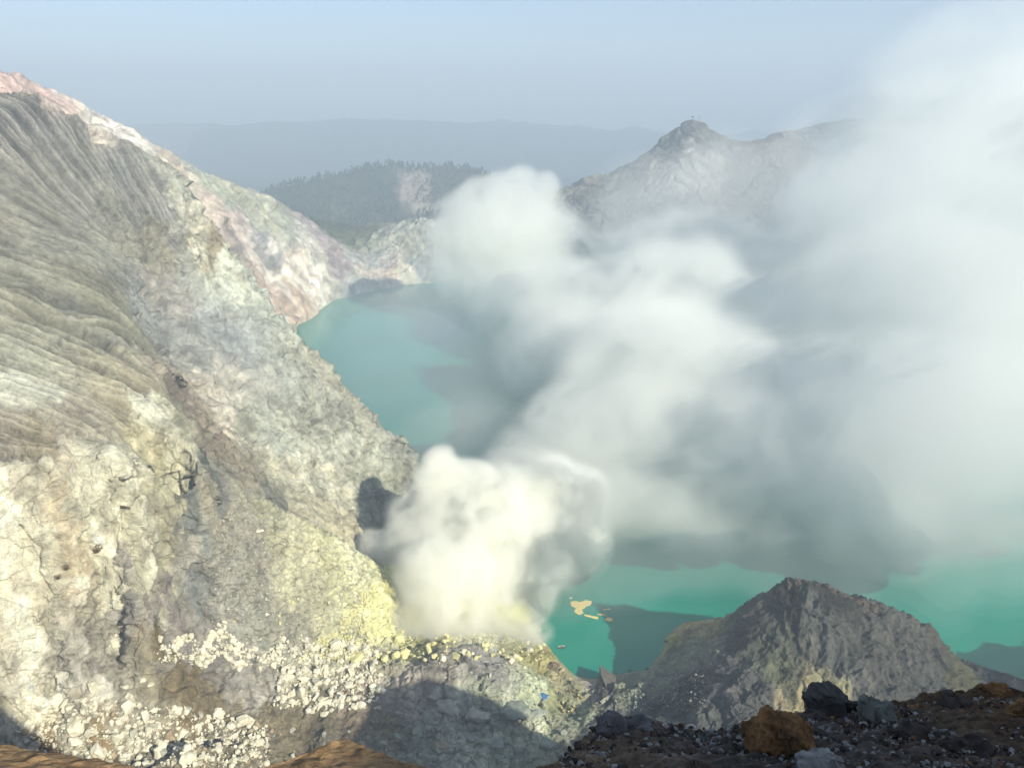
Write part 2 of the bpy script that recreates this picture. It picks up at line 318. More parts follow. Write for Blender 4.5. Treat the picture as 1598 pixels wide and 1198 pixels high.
# flow lines of the striped slope: every gully is a level line of one smooth coordinate
FL = [(0,[(0,560),(110,600),(219,640)]),(1,[(0,490),(110,540),(219,588)]),(1.6,[(0,430),(110,478),(205,520)]),(2.2,[(0,363),(100,403),(200,444)]),(3,[(0,270),(100,340),(195,412)]),(4,[(12,178),(100,285),(200,395)]),
      (5,[(80,170),(160,280),(232,388)]),(6,[(150,194),(205,285),(258,380)]),(7,[(220,235),(262,295),(300,352)]),(-1,[(0,620),(100,660),(180,690)]),(-2,[(0,690),(60,700),(120,712)])]
fp = []
for s_, L in FL:
    for (u, v) in L:
        h = coarse_hit(u, v); fp.append((*pol(h[0], h[1]), s_))
fp = np.array(fp)
WF = rbf_fit(fp[:, :2], fp[:, 2], smooth=1e-3)

# ------------------------------------------------------------------ fine relief
NT, NR = (1500, 2000) if not globals().get('QUICK') else (750, 1000)
FT0, FT1 = math.radians(-46), math.radians(46)
th = np.linspace(FT0, FT1, NT)
ld = np.linspace(math.log(20.0), LR1-0.02, 3600)
R = np.exp(ld)
ZD = bil(ZC, np.repeat(th, len(ld)), np.tile(ld, NT)).reshape(NT, -1)
ang = np.arctan2(ZD-CAMZ, R[None])
dl = np.diff(ld)[0]
vis = np.diff(ang, axis=1)
wgt = np.abs(vis) + dl*0.06 + np.where(vis > 0, 0.0, -0.6*np.abs(vis))
wgt[ZD[:, 1:] < -6] *= 0.12
wgt[:, R[1:] < 140] *= 0.12
wgt[:, R[1:] > 1400] *= 1.0
for _ in range(30):     # keep rows continuous from one azimuth to the next
    wgt[1:-1] = 0.25*wgt[:-2] + 0.5*wgt[1:-1] + 0.25*wgt[2:]
cum = np.concatenate([np.zeros((NT, 1)), np.cumsum(wgt, 1)], 1); cum /= cum[:, -1:]
tt = np.linspace(0, 1, NR)
LRF = np.stack([np.interp(tt, cum[i], ld) for i in range(NT)])
THF = np.repeat(th[:, None], NR, 1)
RF = np.exp(LRF)
ZF = bil(ZC, THF.ravel(), LRF.ravel()).reshape(NT, NR)
P = np.stack([np.sin(THF)*RF, np.cos(THF)*RF, ZF], -1).astype(np.float32)
del ZD, ang, vis, wgt, cum
def normals(P):
    a = np.gradient(P, axis=0); b = np.gradient(P, axis=1)
    n = np.cross(a, b); n /= np.linalg.norm(n, axis=-1, keepdims=True) + 1e-9
    n[n[..., 2] < 0] *= -1
    return n
NRM = normals(P)
# interpolate kinds and colours with distance weights on noise-warped coordinates
w1 = fbm(P/RF[..., None].astype(np.float32), 0.05, 7, 0.62, 1.0, 3.1)*0.016
w2 = fbm(P/RF[..., None].astype(np.float32), 0.05, 7, 0.62, 1.0, 8.7)*0.016
Q = np.stack([(THF + w1).ravel(), (LRF + w2*1.5).ravel()], 1).astype(np.float32)
K = np.zeros((len(Q), 7), np.float32); C = np.zeros((len(Q), 3), np.float32)
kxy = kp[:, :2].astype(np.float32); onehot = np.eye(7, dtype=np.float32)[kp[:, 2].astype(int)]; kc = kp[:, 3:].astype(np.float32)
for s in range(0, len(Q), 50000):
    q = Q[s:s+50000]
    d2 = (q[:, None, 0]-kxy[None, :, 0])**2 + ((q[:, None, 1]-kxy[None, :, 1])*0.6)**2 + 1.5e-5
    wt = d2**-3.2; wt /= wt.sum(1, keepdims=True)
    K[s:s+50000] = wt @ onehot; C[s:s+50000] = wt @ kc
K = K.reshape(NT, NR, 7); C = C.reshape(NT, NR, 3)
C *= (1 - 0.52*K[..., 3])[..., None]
SF = rbf_eval(fp[:, :2], WF, np.stack([THF.ravel(), LRF.ravel()], 1)).reshape(NT, NR).astype(np.float32)

D = np.zeros((NT, NR), np.float32)     # displacement along the coarse normal
shade = np.zeros((NT, NR), np.float32) # painted crack shade on top of dark gully ash and random staining
# striped slope
m = K[..., 0] > 0.02
p = P[m]; s = SF[m] + 0.05*fbm(p, 40, 3, 0.6, 1, 2.0) + 0.022*fbm(p, 7, 4, 0.65, 1, 4.0)
zz = p[:, 2]
def terr(s, f, z, seed):
    """terraces between gullies: a short steep rise, then a long fall, broken up along the slope"""
    ph = s*f + 0.9*perlin(s*f*0.35 + seed, z*0.02, z*0+seed); c = np.floor(ph); t = ph - c
    a = 0.55 + 0.9*np.abs(perlin(c*0.37 + seed, z*0.035 + c*3.1, z*0 + seed*2))*2.2
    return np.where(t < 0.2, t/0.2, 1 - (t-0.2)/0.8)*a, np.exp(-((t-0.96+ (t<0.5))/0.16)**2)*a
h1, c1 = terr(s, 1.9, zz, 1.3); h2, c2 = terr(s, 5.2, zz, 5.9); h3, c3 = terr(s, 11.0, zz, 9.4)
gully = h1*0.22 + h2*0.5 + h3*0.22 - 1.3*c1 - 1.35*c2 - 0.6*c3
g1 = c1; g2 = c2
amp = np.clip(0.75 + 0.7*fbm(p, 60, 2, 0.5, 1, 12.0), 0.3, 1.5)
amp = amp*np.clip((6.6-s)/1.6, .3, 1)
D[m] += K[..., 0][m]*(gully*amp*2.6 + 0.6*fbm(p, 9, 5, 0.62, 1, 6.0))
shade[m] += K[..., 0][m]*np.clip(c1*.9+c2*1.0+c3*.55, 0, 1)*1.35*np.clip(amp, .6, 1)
# pale cliffs: craggy, vertical joints
m = K[..., 1] > 0.02
p = P[m]; sc = np.clip(RF[m]/260.0, 0.8, 1.6)
pw = p + np.stack([fbm(p, 18, 3, .5, 1, 21), fbm(p, 18, 3, .5, 1, 22), 0.5*fbm(p, 18, 3, .5, 1, 23)], -1)*4.0
a = fbm(pw, 24, 7, 0.58, 0.75, 31, True); b = fbm(pw, 7, 5, 0.62, 0.45, 37, True); c = fbm(p, 2.6, 3, 0.6, 0.6, 41, True)
steep = np.clip((1 - NRM[m][:, 2])*2.2, 0.15, 1.0)
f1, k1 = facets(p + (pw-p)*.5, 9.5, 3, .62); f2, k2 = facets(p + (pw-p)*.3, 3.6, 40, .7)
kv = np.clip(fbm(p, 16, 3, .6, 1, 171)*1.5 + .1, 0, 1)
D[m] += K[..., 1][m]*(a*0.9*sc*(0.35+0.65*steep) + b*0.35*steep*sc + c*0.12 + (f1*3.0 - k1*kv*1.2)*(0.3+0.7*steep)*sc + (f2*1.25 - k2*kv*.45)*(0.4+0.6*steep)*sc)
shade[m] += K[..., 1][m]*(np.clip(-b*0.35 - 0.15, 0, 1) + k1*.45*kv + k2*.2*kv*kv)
# rubble talus
m = K[..., 2] > 0.02
p = P[m]
def blocks(p, scale, seed):
    n = perlin(p[:, 0]/scale+seed, p[:, 1]/scale, p[:, 2]/scale)*1.9; n2 = perlin(p[:, 0]/scale+seed+31, p[:, 1]/scale+7, p[:, 2]/scale)*1.9
    return np.maximum(np.abs(n), np.abs(n2))
D[m] += K[..., 2][m]*(fbm(p, 22, 3, .5, 1, 51)*1.5 + blocks(p, 5.0, 3)*1.2 + blocks(p, 2.2, 9)*0.9 + blocks(p, 1.1, 19)*0.36)
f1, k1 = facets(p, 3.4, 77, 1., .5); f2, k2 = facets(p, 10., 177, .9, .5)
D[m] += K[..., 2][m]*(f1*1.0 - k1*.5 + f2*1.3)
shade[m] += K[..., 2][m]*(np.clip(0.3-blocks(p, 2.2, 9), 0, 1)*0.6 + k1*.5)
# fluted ash: runnels down the slope
m = K[..., 3] > 0.02
p = P[m]
pw = p + np.stack([fbm(p, 14, 3, .5, 1, 61), fbm(p, 14, 3, .5, 1, 62), 0*p[:, 0]], -1)*2.2
f1, k1 = facets(pw, 6.5, 190, .3, .6)
D[m] += K[..., 3][m]*(f1*1.3)
D[m] += K[..., 3][m]*(fbm(pw, 24, 4, .6, .18, 63, True)*1.4 + fbm(pw, 8, 4, .62, .14, 67, True)*1.2 + fbm(p, 2.0, 3, .6, .5, 69)*0.25)
# smooth dirt
m = K[..., 4] > 0.02
p = P[m]
D[m] += K[..., 4][m]*(fbm(p, 20, 4, .5, 1, 71)*1.8 + fbm(p, 11, 5, .6, .6, 73, True)*1.1 + fbm(p, 4, 4, .6, .6, 74, True)*0.3 + fbm(p, 1.5, 3, .6, 1, 75)*0.16)
shade[m] += K[..., 4][m]*np.clip(fbm(p, 4, 4, .6, .5, 77)-0.2, 0, 1)*0.35
f1, k1 = facets(p, 7.0, 120, .8, .6); dk = K[..., 4][m]; D[m] += dk*(f1*2.2 - k1*.6)*np.clip(fbm(p, 26, 2, .5, 1, 78)+.5, 0, 1); shade[m] += dk*k1*.25
# far walls
m = K[..., 5] > 0.02
p = P[m]
pw = p + np.stack([fbm(p, 60, 3, .5, 1, 81), fbm(p, 60, 3, .5, 1, 82), 0*p[:, 0]], -1)*14
f1, k1 = facets(pw, 30, 150, .5, .6)
D[m] += K[..., 5][m]*(f1*5.0 - k1*1.5)
D[m] += K[..., 5][m]*(fbm(pw, 110, 7, .52, .6, 83)*6.5 + fbm(pw, 46, 6, .58, .4, 85, True)*2.2 + fbm(p, 6, 3, .6, .6, 86)*1.0)
shade[m] += K[..., 5][m]*np.clip(fbm(p, 14, 4, .6, .4, 87)-0.1, -.4, 1)*0.5
# wooded land
m = K[..., 6] > 0.02
p = P[m]; sc = np.clip(RF[m]/1500, .7, 3)
D[m] += K[..., 6][m]*(fbm(p, 240, 4, .5, 1, 91)*10*sc + fbm(p, 14, 2, .6, 1, 93)*4.0)
# general
D += fbm(P, 9, 4, .55, 1, 95)*0.25
near_water = np.clip((ZF - 0.0)/4.0, 0.12, 1.0)
fadein = np.clip((RF-20)/100, 0.05, 1)
PF = P + NRM*(D*near_water*fadein)[..., None]
del p
# colour variation of the rock, darkened by the painted crack shade
mot = fbm(P, 16, 5, .6, .8, 101); mot2 = fbm(P, 60, 4, .6, .6, 103)
tint = fbm(P, 45, 4, .55, .7, 105)
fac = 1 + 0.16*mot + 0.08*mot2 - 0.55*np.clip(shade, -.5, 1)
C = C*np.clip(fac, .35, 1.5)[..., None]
wv = (1-K[..., 6])
hf = fbm(P, 5, 5, .68, .5, 111); hf2 = fbm(P*np.float32(1), 11, 5, .66, .35, 113)
kk = K[..., 1]*.9 + K[..., 5]*1.0 + K[..., 3]*.5 + K[..., 0]*.3 + K[..., 4]*.7 + K[..., 2]*.6
C = C*(1 + kk*(np.clip(hf*.30, -.5, .45) + .22*np.tanh(hf2*2.2)))[..., None]
C[..., 0] *= 1 + 0.03*tint*wv; C[..., 2] *= 1 - 0.07*tint*wv
mb = np.clip(K[..., 1] + K[..., 5]*0.6 + K[..., 0]*0.15, 0, 1)*np.clip(fbm(P, 22, 5, .62, .45, 107)*1.6 - 0.75, 0, 1)
C = C*(1-mb[..., None]*0.4) + np.array([.25, .20, .125], np.float32)*mb[..., None]*0.4
rimw = np.clip(1 - np.abs(PF[..., 2]-0.4)/0.9, 0, 1)*(K[..., 6] < .3)*(PF[..., 2] > -.5)
C = C*(1-0.5*rimw[..., None]) + np.array([.42, .34, .16], np.float32)*0.5*rimw[..., None]
C = np.clip(C, 0.02, 0.75)

# ------------------------------------------------------------------ materials
def mat_new(name):
    m = bpy.data.materials.new(name); m.use_nodes = True
    nt = m.node_tree; nt.nodes.clear()
    out = nt.nodes.new("ShaderNodeOutputMaterial"); return m, nt.nodes, nt.links, out
def ground_material(name, fine, bump, rough=0.95, var=0.35):
    m, n, l, out = mat_new(name)
    b = n.new("ShaderNodeBsdfPrincipled"); b.inputs["Roughness"].default_value = rough
    b.inputs["Specular IOR Level"].default_value = 0.15
    at = n.new("ShaderNodeAttribute"); at.attribute_name = "rock"
    geo = n.new("ShaderNodeNewGeometry")
    n1 = n.new("ShaderNodeTexNoise"); n1.inputs["Scale"].default_value = fine; n1.inputs["Detail"].default_value = 8; n1.inputs["Roughness"].default_value = 0.74
    n2 = n.new("ShaderNodeTexNoise"); n2.inputs["Scale"].default_value = fine*7; n2.inputs["Detail"].default_value = 4
    mp = n.new("ShaderNodeMapRange"); mp.inputs[1].default_value = 0.28; mp.inputs[2].default_value = 0.72
    mp.inputs[3].default_value = 1-var; mp.inputs[4].default_value = 1+var*0.8
    mx = n.new("ShaderNodeVectorMath"); mx.operation = 'SCALE'
    l.new(geo.outputs["Position"], n1.inputs["Vector"]); l.new(geo.outputs["Position"], n2.inputs["Vector"])
    l.new(n1.outputs["Fac"], mp.inputs[0]); l.new(at.outputs["Color"], mx.inputs[0]); l.new(mp.outputs[0], mx.inputs["Scale"])
    l.new(mx.outputs[0], b.inputs["Base Color"])
    ad = n.new("ShaderNodeMath"); ad.operation = 'MULTIPLY_ADD'; ad.inputs[1].default_value = 0.35
    l.new(n2.outputs["Fac"], ad.inputs[0]); l.new(n1.outputs["Fac"], ad.inputs[2])
    bp = n.new("ShaderNodeBump"); bp.inputs["Strength"].default_value = 0.9; bp.inputs["Distance"].default_value = bump
    l.new(ad.outputs[0], bp.inputs["Height"]); l.new(bp.outputs[0], b.inputs["Normal"])
    l.new(b.outputs[0], out.inputs[0]); return m
M_near = ground_material("crater_rock", 0.35, 1.6, var=0.5)
M_far = ground_material("far_rock", 0.06, 3.0)
M_wood = ground_material("wooded_land", 0.03, 9.0, var=0.5)

# split the one relief into the landforms one would name, sharing their seams
idx = np.arange(NT*NR).reshape(NT, NR)
quad = np.stack([idx[:-1, :-1], idx[1:, :-1], idx[1:, 1:], idx[:-1, 1:]], -1)
cx = (PF[:-1, :-1] + PF[1:, 1:])*0.5
uc, vc, dc = project(cx)
ks = np.argmax(K[:-1, :-1], -1)
yy = cx[..., 1]; xx = cx[..., 0]; zz = cx[..., 2]
reg = np.full(ks.shape, 0, np.int8)                                 # 0 crater floor and talus
reg[(ks == 0) & (yy < 480)] = 1                                      # 1 striped slope
reg[(ks == 1) & (yy > 283) & (yy < 480)] = 2                         # 2 spur cliffs
reg[(ks == 1) & (yy <= 283)] = 3                                     # 3 white cliff
reg[(xx > 22) & (yy < 330) & ((uc > 1000) | (ks == 3))] = 4          # 4 dark hill
reg[(yy >= 480)] = 5                                                 # 5 far left wall
reg[(yy >= 480) & (uc > 760)] = 6                                    # 6 far peak
reg[(ks == 6) | (yy > 1300)] = 7
reg[yy > 2050] = 8
reg[(zz < -1.5) & (yy < 1250) ] = 9                                  # lake bed
reg[RF[:-1, :-1] < 150] = 10                                         # slope below the rim
names = {0:("crater_floor", "pale rubble talus and dirt floor at the bottom of the crater"), 1:("gullied_slope", "grey ash slope scored by dark diagonal gullies at the left"),
         2:("spur_cliff", "hazy grey and beige cliff spur falling into the lake"), 3:("white_cliff", "sunlit cream white rock cliff at the lower left"),
         4:("dark_hill", "shaded grey ash hill with a jagged dark crown beside the green lake"), 5:("crater_wall", "far pinkish beige crater wall with white patches above the lake"),
         6:("mountain", "hazy grey peak beyond the smoke at the right"), 7:("wooded_hill", "low dark wooded hill beyond the far rim"), 8:("far_ridge", "long flat blue ridge on the horizon"),
         9:("lake_bed", None), 10:("rim_slope", None)}
Pf = PF.reshape(-1, 3); Cf = C.reshape(-1, 3)
for k, (nm, lb) in names.items():
    f = quad[reg == k]
    if not len(f): continue
    used, inv = np.unique(f.ravel(), return_inverse=True)
    o = mesh_obj(nm, Pf[used], inv.reshape(-1, 4), M_wood if k in (7, 8) else (M_far if k in (5, 6) else M_near))
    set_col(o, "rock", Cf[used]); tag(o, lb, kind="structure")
# finder on the finished relief, for standing things on it
def ground_at(x, y):
    t = math.atan2(x, y); i = (t-FT0)/(FT1-FT0)*(NT-1); i0 = int(np.clip(i, 0, NT-2))
    r = math.hypot(x, y); zs = []
    for ii in (i0, i0+1):
        rr = np.hypot(PF[ii, :, 0], PF[ii, :, 1]); zs.append(np.interp(r, np.maximum.accumulate(rr), PF[ii, :, 2]))
    return float(zs[0]*(1-(i-i0)) + zs[1]*(i-i0))
def hit(u, v):
    d = ray(u, v); t = math.atan2(d[0], d[1]); i = int(np.clip(round((t-FT0)/(FT1-FT0)*(NT-1)), 0, NT-1))
    col = PF[i]; _, vv, dep = project(col)
    ok = (vv <= v) & (RF[i] > 140) & (dep > 0)
    j = int(np.argmax(ok)) if ok.any() else NR-1
    return col[j].astype(float)

# ------------------------------------------------------------------ lake
def lake_material():
    m, n, l, out = mat_new("acid_lake_water")
    b = n.new("ShaderNodeBsdfPrincipled"); b.inputs["Roughness"].default_value = 0.16; b.inputs["IOR"].default_value = 1.33
    b.inputs["Specular IOR Level"].default_value = 0.6
    geo = n.new("ShaderNodeNewGeometry")
    n1 = n.new("ShaderNodeTexNoise"); n1.inputs["Scale"].default_value = 0.008; n1.inputs["Detail"].default_value = 5; n1.inputs["Distortion"].default_value = 1.5
    cr = n.new("ShaderNodeValToRGB"); cr.color_ramp.elements[0].position = 0.38; cr.color_ramp.elements[0].color = (0.0, 0.18, 0.122, 1)
    cr.color_ramp.elements[1].position = 0.62; cr.color_ramp.elements[1].color = (0.003, 0.215, 0.155, 1)
    l.new(geo.outputs["Position"], n1.inputs["Vector"]); l.new(n1.outputs["Fac"], cr.inputs[0]); l.new(cr.outputs[0], b.inputs["Base Color"])
    n2 = n.new("ShaderNodeTexNoise"); n2.inputs["Scale"].default_value = 0.5; n2.inputs["Detail"].default_value = 3
    bp = n.new("ShaderNodeBump"); bp.inputs["Strength"].default_value = 0.25; bp.inputs["Distance"].default_value = 0.15
    l.new(geo.outputs["Position"], n2.inputs["Vector"]); l.new(n2.outputs["Fac"], bp.inputs["Height"]); l.new(bp.outputs[0], b.inputs["Normal"])
    l.new(b.outputs[0], out.inputs[0]); return m
M_lake = lake_material()
V = [(-420, 190, 0), (700, 190, 0), (700, 1130, 0), (-420, 1130, 0)]
lake = mesh_obj("lake", V, [(0, 1, 2, 3)], M_lake, smooth=False)
tag(lake, "turquoise green crater lake", kind="structure")

# ------------------------------------------------------------------ air and smoke
def volume_material(name, dens, col, aniso=0.0, absorb=None):
    m, n, l, out = mat_new(name)
    v = n.new("ShaderNodeVolumePrincipled"); v.inputs["Density"].default_value = dens
    v.inputs["Color"].default_value = (*col, 1); v.inputs["Anisotropy"].default_value = aniso
    l.new(v.outputs[0], out.inputs["Volume"]); return m
HZ = (-5200, -700, -110, 5200, 5600, 440)
x0, y0, z0, x1, y1, z1 = HZ
V = [(x0,y0,z0),(x1,y0,z0),(x1,y1,z0),(x0,y1,z0),(x0,y0,z1),(x1,y0,z1),(x1,y1,z1),(x0,y1,z1)]
F = [(0,3,2,1),(4,5,6,7),(0,1,5,4),(1,2,6,5),(2,3,7,6),(3,0,4,7)]
haze = mesh_obj("haze", V, F, volume_material("hazy_air", HAZE_D, (0.53, 0.63, 0.76)), smooth=False)
tag(haze, kind="stuff")

def upnoise(shape, cell, seed):
    """smooth noise on a regular grid: a coarse random lattice enlarged with cubic weights"""
    r = np.random.default_rng(seed); n = [int(s/cell)+5 for s in shape]
    A = r.uniform(-1, 1, n).astype(np.float32)
    for ax, s in enumerate(shape):
        t = np.arange(s)/cell + 1.0 + r.random()*0.9; i = np.floor(t).astype(int); f = (t-i).astype(np.float32)
        w = [(1-f)**3/6, (3*f**3-6*f**2+4)/6, (-3*f**3+3*f**2+3*f+1)/6, f**3/6]
        sh = [1, 1, 1]; sh[ax] = s
        A = sum(np.take(A, i+k-1, axis=ax)*w[k].reshape(sh) for k in range(4))
    return A*2.2
def surface_nets(Fd, org, h):
    """closed quad surface where the field Fd changes sign"""
    ins = Fd > 0
    nx, ny, nz = Fd.shape
    cnt = np.zeros((nx-1, ny-1, nz-1), np.int8)
    for a in (0, 1):
        for b in (0, 1):
            for c in (0, 1):
                cnt += ins[a:nx-1+a, b:ny-1+b, c:nz-1+c]
    act = (cnt > 0) & (cnt < 8)
    ids = np.full(act.shape, -1, np.int64); I = np.argwhere(act); ids[act] = np.arange(len(I))
    acc = np.zeros((len(I), 3), np.float32); num = np.zeros(len(I), np.float32)
    corners = [(a, b, c) for a in (0, 1) for b in (0, 1) for c in (0, 1)]
    for p in corners:
        for ax in range(3):
            if p[ax] == 1: continue
            q = list(p); q[ax] = 1
            f0 = Fd[I[:, 0]+p[0], I[:, 1]+p[1], I[:, 2]+p[2]]; f1 = Fd[I[:, 0]+q[0], I[:, 1]+q[1], I[:, 2]+q[2]]
            cr = (f0 > 0) != (f1 > 0); t = np.where(cr, f0/(f0-f1+1e-12), 0)
            pt = np.tile(np.array(p, np.float32), (len(I), 1)); pt[:, ax] += t
            acc[cr] += pt[cr]; num[cr] += 1
    V = (I + acc/np.maximum(num, 1)[:, None])*h + org
    Fs = []
    for ax in range(3):
        o1, o2 = [(1, 2), (2, 0), (0, 1)][ax]
        s0 = [slice(1, -1)]*3; s0[ax] = slice(0, -1); s1 = list(s0); s1[ax] = slice(1, None)
        a = ins[tuple(s0)]; b = ins[tuple(s1)]
        E = np.argwhere(a != b); 
        if not len(E): continue
        flag = a[E[:, 0], E[:, 1], E[:, 2]]
        E = E.copy()
        for k in range(3):
            if k != ax: E[:, k] += 1
        def cell(d1, d2):
            c = E.copy(); c[:, o1] -= d1; c[:, o2] -= d2; return ids[c[:, 0], c[:, 1], c[:, 2]]
        q = np.stack([cell(0, 0), cell(1, 0), cell(1, 1), cell(0, 1)], 1)
        q[~flag] = q[~flag][:, ::-1]; Fs.append(q)
    return V, np.concatenate(Fs)
def plume(names, label, puffs, h, levels, dens, col, nz_amp, cells, warp, seed, parent=None, floor=0.4, pad=10):
    pc = []
    for (u, v, y, rp) in puffs:
        c = at_y(u, v, y); depth = c[1]*cp - (c[2]-CAMZ)*sp
        pc.append((*c, rp*depth/FPX))
    pc = np.array(pc)
    lo = (pc[:, :3] - pc[:, 3:]*1.6).min(0) - pad; hi = (pc[:, :3] + pc[:, 3:]*1.6).max(0) + pad
    shape = tuple(int(s) for s in np.ceil((hi-lo)/h))
    ax = [lo[k] + np.arange(shape[k])*h for k in range(3)]
    X, Y, Z = np.meshgrid(*[a.astype(np.float32) for a in ax], indexing='ij')
    X0, Y0, Z0 = X, Y, Z
    X = X + upnoise(shape, warp[0]/h, seed)*warp[1]; Y = Y + upnoise(shape, warp[0]/h, seed+1)*warp[1]; Z = Z + upnoise(shape, warp[0]/h, seed+2)*warp[1]
    f = np.zeros(shape, np.float32)
    for (a, b, c, r) in pc:
        R2 = r*1.72; sl = []
        for k, cc in enumerate((a, b, c)):
            i0 = max(0, int((cc-R2-warp[1]*3-lo[k])/h)); i1 = min(shape[k], int((cc+R2+warp[1]*3-lo[k])/h)+2); sl.append(slice(i0, i1))
        sl = tuple(sl)
        d = 1 - ((X[sl]-a)**2 + (Y[sl]-b)**2 + (Z[sl]-c)**2)/(R2*R2)
        f[sl] += np.clip(d, 0, None)**2
    f = np.minimum(f, 0.3 + (f-0.3)*0.6)
    nz = 0
    for k, (c, a) in enumerate(cells): nz = nz + a*(0.45 - np.abs(upnoise(shape, c/h, seed+10+k)))
    f = f + nz_amp*nz*np.clip(f*2.5, 0, 1)
    f = np.minimum(f, (Z0-floor)*0.35)      # does not sink into the water
    for a in range(3):                        # stays closed
        for e in (0, -1):
            s = [slice(None)]*3; s[a] = e; f[tuple(s)] = -1
    root = parent
    for nm, lv, dn in zip(names, levels, dens):
        fl = f - lv
        for a in range(3):
            for e in (0, 1, -1, -2):
                s = [slice(None)]*3; s[a] = e; fl[tuple(s)] = -1
        Vv, Ff = surface_nets(fl, lo, h)
        o = mesh_obj(nm, Vv, Ff, volume_material(nm, dn, col), parent=root, smooth=True)
        if root is None: root = o; tag(o, label, "smoke", kind="stuff")
    return root
big = [(815,745,325,48),(870,700,335,60),(830,780,315,55),(900,800,315,56),(780,770,318,48),(765,338,470,42),(795,305,480,30),(838,325,480,32),(745,302,480,17),(815,285,480,20),(852,300,480,18),(722,330,470,24),(775,290,480,16),(725,375,460,42),(740,420,450,50),(800,400,450,66),(860,400,450,54),(800,470,430,52),(870,480,430,66),(860,550,410,62),(915,560,400,70),(935,620,380,70),(870,665,360,48),
 (960,425,450,50),(1020,405,460,50),(1080,385,470,50),(1130,385,470,44),(1180,405,460,36),(1000,480,430,75),(1080,480,430,80),(1000,580,400,85),(1080,600,390,90),(1000,690,370,85),(1100,700,360,90),(930,740,345,60),(980,790,330,50),(1060,810,322,50),
 (1150,640,380,80),(1170,520,420,70),(1190,760,335,70),(1250,650,370,85),(1290,330,430,50),(1340,260,430,55),(1400,210,425,65),(1470,190,420,65),(1560,180,420,70),(1620,220,415,90),(1350,380,420,85),(1450,330,405,120),(1560,340,400,130),
 (1300,520,390,100),(1420,520,380,130),(1560,540,370,150),(1350,680,350,110),(1480,690,340,120),(1610,690,330,120),(1290,800,318,55),(1400,815,312,60),(1490,780,315,60),(1130,840,315,36),(1210,850,312,32),(1250,440,430,60),(1220,560,400,70),(960,520,420,60),(1030,640,380,70),(1170,700,350,70),(1040,540,410,70),(900,700,350,50),(1180,470,430,55),(1130,450,440,60),(1700,450,380,150),(1690,250,400,120)]
def laid_low(L):
    """the bank lies close to the water: every billow is set back until it floats just above the lake"""
    out_ = []
    for (u, v, y, rp) in L:
        d = ray(u, v); T = -d[2]/d[1]
        for _ in range(6):
            r_ = rp*y*1.05/FPX; y = min(760.0, (200-(16+r_*1.0))/max(T, .01))
        out_.append((u, v, y, rp))
    return out_
big = laid_low(big)
bank = [p_ for p_ in big if p_[0] >= 1230]; big = [p_ for p_ in big if p_[0] < 1300]
near = [(865,800,318,46),(905,850,312,36),(850,765,322,42),(900,770,325,34),(880,900,290,22),(720,890,268,48),(760,860,282,50),(680,900,262,42),(612,965,258,30),(650,985,254,34),(700,980,254,42),(750,990,254,38),(800,1000,256,32),(828,985,262,24),(640,930,272,38),(700,925,272,55),(770,930,272,55),(825,930,275,36),(600,885,288,32),(650,865,288,48),(720,855,288,60),(790,865,288,58),(845,885,285,36),
 (650,805,302,36),(690,765,308,36),(725,810,302,50),(690,722,315,20),(790,800,308,56),(640,835,298,30),(860,780,318,40),(590,850,296,20),(740,760,312,32),(845,960,268,14),(850,930,272,16),(860,830,300,36)]
BIG_LV, BIG_D = (0.10, 0.22, 0.38, 0.62, 1.0), (0.004, 0.009, 0.014, 0.018, 0.018)
NEAR_LV, NEAR_D = (0.05, 0.15, 0.28, 0.44, 0.70, 1.05), (0.009, 0.022, 0.042, 0.06, 0.07, 0.07)
nm = ("smoke_plume", "smoke_body", "smoke_body", "smoke_core", "smoke_core")
hb, hn = (4.5, 2.2) if globals().get('QUICK') else (2.6, 1.25)
plume(("smoke_plume",) + nm[1:], "bright billowing smoke column spreading from the vents over the middle of the lake", big, hb*1.1, (0.06, 0.18, 0.34, 0.58, 0.95), (0.003, 0.006, 0.009, 0.010, 0.010), (0.984, 0.992, 0.972), 1.12, [(60, .45), (28, .62), (14, .62), (7.5, .5)], (40, 7), 100)
plume(("smoke_bank", "bank_body", "bank_body", "bank_core"), "broad even pale smoke bank filling the right side above the lake", bank, hb*1.3, (0.05, 0.16, 0.34, 0.6), (0.0025, 0.0035, 0.0045, 0.0045), (0.962, 0.976, 0.964), 0.75, [(70, .5), (32, .55), (15, .5), (8, .35)], (50, 7), 500)
nn = ("steam_plume", "steam_body", "steam_body", "steam_body", "steam_core", "steam_core")
plume(nn, "dense creamy white smoke boiling up from the yellow sulphur vents", near, hn, NEAR_LV, NEAR_D, (0.999, 0.999, 0.962), 1.05, [(22, .3), (11, .55), (5.5, .6), (2.8, .5)], (16, 3.2), 200)
veil = [(1500,110,420,70),(1590,80,420,80),(1400,160,425,70),(1480,200,420,110),(1330,250,430,80),(1590,300,400,150),(1450,400,390,150),(1300,400,420,110),(1200,420,430,80),(1100,880,306,50),(960,870,312,55),(1020,900,300,40),(1200,890,302,50),(1320,890,300,55),(1450,880,298,60),(1560,850,300,70),(1400,700,330,150),(1560,650,330,160),
 (900,880,318,50),(1000,330,480,70),(1120,310,480,70),(760,690,340,60),(690,700,330,45),(640,720,325,30),(1250,300,440,70)]
veil = laid_low(veil)
plume(("smoke_veil", "veil_body", "veil_core"), "thin transparent grey veil around the big smoke bank and low over the lake", veil, hb*1.25, (0.08, 0.25, 0.5), (0.0016, 0.0022, 0.003), (0.93, 0.95, 0.955), 0.8, [(60, .6), (26, .5), (12, .35)], (45, 10), 300)
mist = [(250,480,372,42),(285,530,360,48),(330,570,350,45),(240,430,388,30),(380,560,360,40),(300,470,380,40),(430,620,345,40),(360,500,385,35)]
